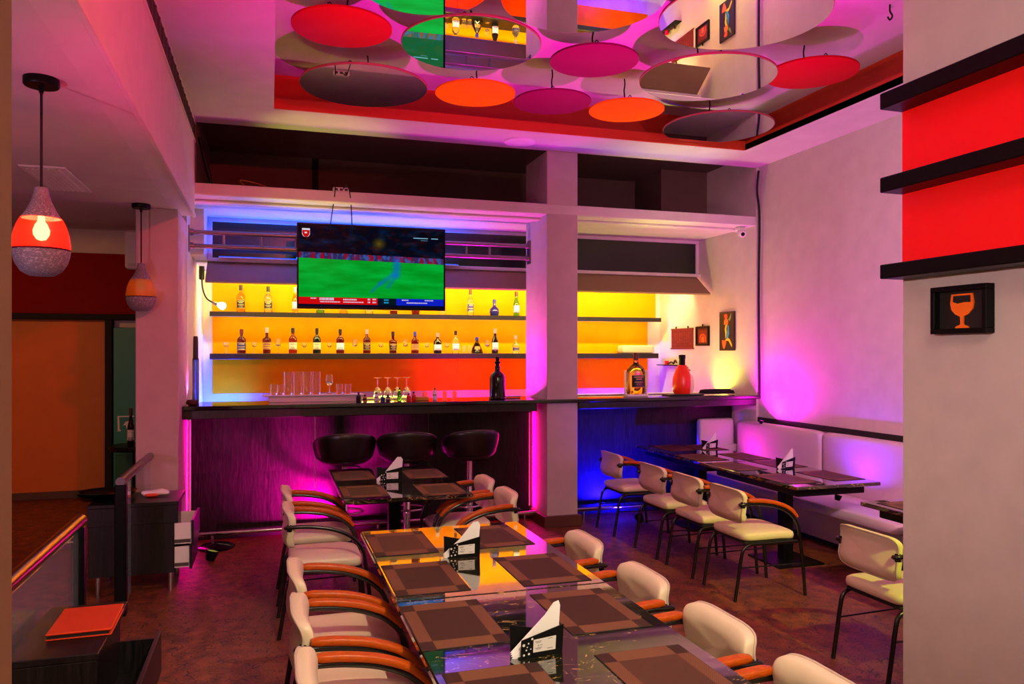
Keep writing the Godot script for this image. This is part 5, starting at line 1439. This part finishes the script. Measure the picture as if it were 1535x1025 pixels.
# ------------------------------------------------------------------ left side
func make_left() -> void:
	pendant("drop-shaped pendant lamp with a glowing red glass band, nearer the viewer", Vector3(-0.95, 2.94, -3.83), Color(0.95, 0.10, 0.04), 6.0, 0.55)
	pendant("drop-shaped pendant lamp with an unlit amber glass band, in front of the white pillar", Vector3(-0.99, 2.94, -6.84), Color(0.80, 0.55, 0.08), 0.15, 0.02)
	# glass railing with thick tube handrail
	var r := thing("glass_railing", "near handrail with a glass panel, golden reflection painted into the tube colour", "railing", Vector3(-0.925, 0, -3.2))
	part("handrail", nb().tube([Vector3(0, 0.895, 0.6), Vector3(0, 0.895, -1.24)], 0.03, 16), M.gold_reflect_steel, r)
	part("post", nb().box(Vector3(0, 0.44, -1.20), Vector3(0.06, 0.86, 0.06), 0.006), M.black, r)
	part("pane", nb().box(Vector3(0, 0.45, -0.30), Vector3(0.010, 0.80, 1.74), 0.002), pane(Color(0.75, 0.9, 0.9), 0.12), r)
	r = thing("glass_railing", "far handrail rising to the white pillar with a tall black post", "railing", Vector3(-0.945, 0, -5.69))
	part("handrail", nb().tube([Vector3(0, 0.895, 0.03), Vector3(0, 0.895, -1.30)], 0.03, 16), M.steel, r)
	part("post", nb().box(Vector3(0, 0.44, 0), Vector3(0.07, 0.87, 0.07), 0.006), M.black, r)
	part("pane", nb().box(Vector3(0, 0.45, -0.20), Vector3(0.010, 0.80, 0.30), 0.002).box(Vector3(0.0, 0.70, -1.14), Vector3(0.010, 0.36, 0.30), 0.002), pane(Color(0.6, 0.8, 0.8), 0.2), r)
	# side cabinets with drawers
	sideboard("dark sideboard behind the tall black post, white-sided drawers pulled open", Vector3(-0.94, 0, -6.40), 0.60, 0.645, 0.09)
	sideboard("dark sideboard at the lower left corner carrying the orange menu", Vector3(-0.745, 0, -3.44), 0.30, 0.645, 0.12, false)
	var mn := thing("menu_folder", "orange leather menu folder on the near dark sideboard", "menu", Vector3(-0.70, 0.661, -3.47), 0.02)
	part("cover", nb().box(Vector3(0, 0.022, 0), Vector3(0.225, 0.009, 0.315), 0.004), M.menu, mn)
	part("pages", nb().box(Vector3(-0.003, 0.011, 0), Vector3(0.21, 0.012, 0.30)), M.blackmatt, mn)
	part("back_cover", nb().box(Vector3(0, 0.0025, 0), Vector3(0.225, 0.005, 0.315), 0.002), M.menu, mn)
	var t := thing("oval_tray", "black oval tray on the far sideboard", "tray", Vector3(-1.17, 0.664, -6.42))
	part("dish", nb(Transform3D(Basis.from_scale(Vector3(1.0, 1, 0.9)), V0)).lathe([[0, 0.0], [0.17, 0.0], [0.20, 0.03], [0.205, 0.032], [0.17, 0.008], [0, 0.006]], 36), M.blackgloss, t)
	var tt := thing("oval_tray", "upper black oval tray stacked on the other tray", "tray", Vector3(-1.16, 0.686, -6.42))
	part("dish", nb(Transform3D(Basis.from_scale(Vector3(1.0, 1, 0.9)), V0)).lathe([[0, 0.0], [0.17, 0.0], [0.20, 0.03], [0.205, 0.032], [0.17, 0.008], [0, 0.006]], 36), M.blackgloss, tt)
	var w := thing("wrapped_cutlery", "white napkin roll with orange trim on the far sideboard", "napkin", Vector3(-0.83, 0.665, -6.42))
	part("roll", nb().cushion(Vector3(0, 0.022, 0), Vector3(0.20, 0.044, 0.09), 1, 0.8, 0.6, 24, 10, func(p): return p + Vector3(0, 0.005 * sin(p.x * 40), 0)), M.paper, w)
	part("band", nb().cushion(Vector3(-0.02, 0.012, 0.045), Vector3(0.10, 0.024, 0.03), 1, 0.7, 0.6, 20, 8), M.menu, w)
	# green board, dark round table and bottle beyond the pillar
	var gb := thing("green_board", "tall green poster board with a white emblem, half behind the white pillar", "poster", Vector3(-1.55, 0, -10.40))
	part("board", nb().box(Vector3(0, 1.03, 0), Vector3(0.52, 2.04, 0.03), 0.004), mat(Color(0.05, 0.52, 0.37), 0.4), gb)
	var wf := nb(Transform3D(Basis(), Vector3(-0.155, 0.80, 0.0165)))
	for q in [[[-0.06, 0.165], [0.12, 0.165], [0.12, 0.18], [-0.06, 0.18]], [[-0.06, 0.165], [-0.04, 0.165], [-0.035, 0.02], [-0.055, -0.01]], [[0.0, 0.06], [0.03, 0.11], [0.09, 0.12], [0.12, 0.09], [0.12, 0.03], [0.06, 0.0], [0.04, 0.03], [0.03, 0.07]], [[-0.055, -0.01], [-0.02, 0.0], [-0.03, 0.02]]]:
		wf.prism(v2(q), 0.0, 0.002)
	part("emblem", wf, M.white, gb)
	part("lower_picture", nb().box(Vector3(-0.04, 0.30, 0.017), Vector3(0.40, 0.44, 0.003)), leaf_print(), gb)
	var rt := thing("round_table", "small dark round table in front of the green board", "table", Vector3(-1.52, 0, -10.05))
	part("top", nb().lathe([[0, 0.60], [0.26, 0.60], [0.28, 0.62], [0.28, 0.66], [0, 0.66]], 32), M.black, rt)
	part("leg", nb().lathe([[0, 0.012], [0.03, 0.012], [0.03, 0.60], [0, 0.60]], 14), M.black, rt)
	part("foot", nb().lathe([[0, 0], [0.2, 0], [0.2, 0.008], [0.04, 0.014], [0, 0.014]], 24), M.black, rt)
	bottle("slim", "red_amber", "capred", "white", "slim red bottle on the small round table, beside the pillar edge", "", Vector3(-1.55, 0.661, -9.95), 0.44, 0.045)
	var ac := thing("wall_unit", "narrow white wall unit peeking out beside the top of the pillar", "air conditioner", Vector3(-1.27, 2.62, -8.95))
	part("casing", nb().box(Vector3(0, 0.2, 0), Vector3(0.34, 0.40, 0.16), 0.02), M.white, ac)
	part("louvre", nb().box(Vector3(0, 0.04, 0.08), Vector3(0.28, 0.03, 0.012), 0.003), M.plaster, ac)
	part("bracket", nb().box(Vector3(0.2, 0.2, -0.02), Vector3(0.26, 0.06, 0.06), 0.004), M.black, ac)


func leaf_print() -> StandardMaterial3D:
	var f := fnoise(71, 0.045, 3)
	var m := mat(Color(1, 1, 1), 0.5)
	m.albedo_texture = picture(96, 128, func(x, y):
		var k: float = f.get_noise_2d(x, y)
		return Color(0.08, 0.30, 0.16).lerp(Color(0.45, 0.55, 0.35), clampf(0.5 - absf(x - 52 + k * 40) / 22.0, 0, 1)) if k > -0.12 else Color(0.05, 0.38, 0.16))
	return m


func sideboard(label: String, at: Vector3, w: float, h: float, pulled: float, pale := true) -> void:
	# w across (x); drawers pull out towards +x
	var o := thing("sideboard", label, "sideboard", at, 0, "dark sideboards")
	var d := 0.50 if w > 0.5 else 0.62
	var y0 := 0.14
	part("top", nb().box(Vector3(0, h - 0.012 + 0.014, 0), Vector3(w, 0.026, d), 0.003), M.laminate_dark, o)
	part("body", nb().span(Vector3(-w / 2 + 0.006, y0, -d / 2 + 0.006), Vector3(w / 2 - 0.03, h - 0.012, d / 2 - 0.006), 0.003), M.laminate_dark, o)
	part("upper_band", nb().span(Vector3(-w / 2, h - 0.14, d / 2 - 0.008), Vector3(w / 2 - 0.004, h - 0.012, d / 2), 0.002), M.laminate_dark, o)
	for k in 2:
		var ya := y0 + 0.03 + k * (h - y0 - 0.16) / 2.0
		var yb := ya + (h - y0 - 0.16) / 2.0 - 0.02
		var p: float = pulled * (1.0 if k == 1 else 0.85)
		var dr := part("drawer", nb().span(Vector3(w / 2 + p - 0.004, ya - 0.01, -d / 2), Vector3(w / 2 + p + 0.014, yb + 0.02, d / 2), 0.002), M.laminate_dark, o)
		part("drawer_side", nb().span(Vector3(w / 2 - 0.03, ya + 0.012, d / 2 - 0.035), Vector3(w / 2 + p - 0.004, yb, d / 2 - 0.02)).span(Vector3(w / 2 - 0.03, ya + 0.012, -d / 2 + 0.02), Vector3(w / 2 + p - 0.004, yb, -d / 2 + 0.035)).span(Vector3(w / 2 - 0.03, ya, -d / 2 + 0.02), Vector3(w / 2 + p - 0.004, ya + 0.012, d / 2 - 0.02)), M.white if pale else M.laminate_dark, dr)
		part("runner", nb().span(Vector3(w / 2 - 0.028, ya + 0.01, d / 2 - 0.02), Vector3(w / 2 + p - 0.01, ya + 0.035, d / 2 - 0.014)), M.steel, dr)
	for sx in [-1.0, 1.0]:
		for sz in [-1.0, 1.0]:
			part("leg", nb().lathe([[0, 0], [0.017, 0], [0.021, 0.07], [0.021, y0], [0, y0]], 14, Vector3(sx * (w / 2 - 0.06), 0, sz * (d / 2 - 0.05))), M.chrome, o)


func make_right() -> void:
	var n := 0
	for q in [[2.782, 2.85, "top black shelf on the right pillar"], [2.428, 2.492, "middle black shelf on the right pillar between the red fields"], [2.062, 2.122, "bottom black shelf on the right pillar above the glass sign"]]:
		solo("wall_shelf", nb().span(Vector3(2.478, q[0], -2.69), Vector3(2.6, q[1], -0.95), 0.004), M.black, q[2], "shelf", "black shelves on the right pillar")
		n += 1
	var s := thing("framed_sign", "small square black box frame with an orange wine glass on the right pillar", "sign", Vector3(2.6, 1.823, -2.372))
	var b := Transform3D(Basis(Vector3(0, 0, 1), Vector3(0, 1, 0), Vector3(-1, 0, 0)), V0)
	var w := 0.258
	var h := 0.188
	var f := nb(b)
	f.box(Vector3(0, 0.010, 0.022), Vector3(w, 0.02, 0.044), 0.002).box(Vector3(0, h - 0.010, 0.022), Vector3(w, 0.02, 0.044), 0.002)
	f.box(Vector3(-w / 2 + 0.010, h / 2, 0.022), Vector3(0.02, h - 0.04, 0.044), 0.002).box(Vector3(w / 2 - 0.010, h / 2, 0.022), Vector3(0.02, h - 0.04, 0.044), 0.002)
	part("frame", f, M.black, s)
	part("back_board", nb(b).box(Vector3(0, h / 2, 0.008), Vector3(w - 0.03, h - 0.03, 0.012)), mat(Color(0.07, 0.07, 0.065), 0.5), s)
	var gp := v2([[-0.048, 0.156], [-0.054, 0.120], [-0.048, 0.094], [-0.030, 0.076], [-0.008, 0.067], [-0.006, 0.040], [-0.010, 0.034], [-0.030, 0.028], [-0.030, 0.022], [0.030, 0.022], [0.030, 0.028], [0.010, 0.034], [0.006, 0.040], [0.008, 0.067], [0.030, 0.076], [0.048, 0.094], [0.054, 0.120], [0.048, 0.156]])
	part("wine_glass", nb(b).prism(gp, 0.013, 0.020), mat(Color(0.95, 0.42, 0.06), 0.5), s)
	part("glass_hollow", nb(b).prism(v2([[-0.038, 0.149], [-0.040, 0.126], [-0.018, 0.118], [0.012, 0.123], [0.041, 0.121], [0.040, 0.149]]), 0.019, 0.0212), mat(Color(0.07, 0.06, 0.055), 0.5), s)


const FILL := 9.5
const FILL2 := 5.0


func _ready() -> void:
	var cam := Camera3D.new()
	cam.name = "camera"
	cam.projection = Camera3D.PROJECTION_FRUSTUM
	cam.near = 0.05
	cam.far = 60.0
	cam.size = 1025.0 / 1163.0 * cam.near
	cam.frustum_offset = Vector2(0, 15.5 / 1163.0 * cam.near)
	cam.position = Vector3(0, 1.75, 0)
	cam.rotation_degrees = Vector3(0, -17.312, 0)
	add_child(cam)
	cam.current = true
	var we := WorldEnvironment.new()
	we.name = "environment"
	var env := Environment.new()
	env.background_mode = Environment.BG_COLOR
	env.background_color = Color(0.02, 0.02, 0.025)
	env.tonemap_mode = Environment.TONE_MAPPER_LINEAR
	env.tonemap_exposure = 1.0
	env.sdfgi_enabled = true
	env.ssao_enabled = true
	env.ssil_enabled = true
	we.environment = env
	add_child(we)
	make_materials()
	M.redcap = mat(Color(0.85, 0.10, 0.14), 0.4)
	make_lights()
	make_shell()
	make_bar()
	make_tables()
	make_chairs()
	make_bench()
	make_stools()
	make_bottles()
	make_discs()
	make_left()
	make_right()
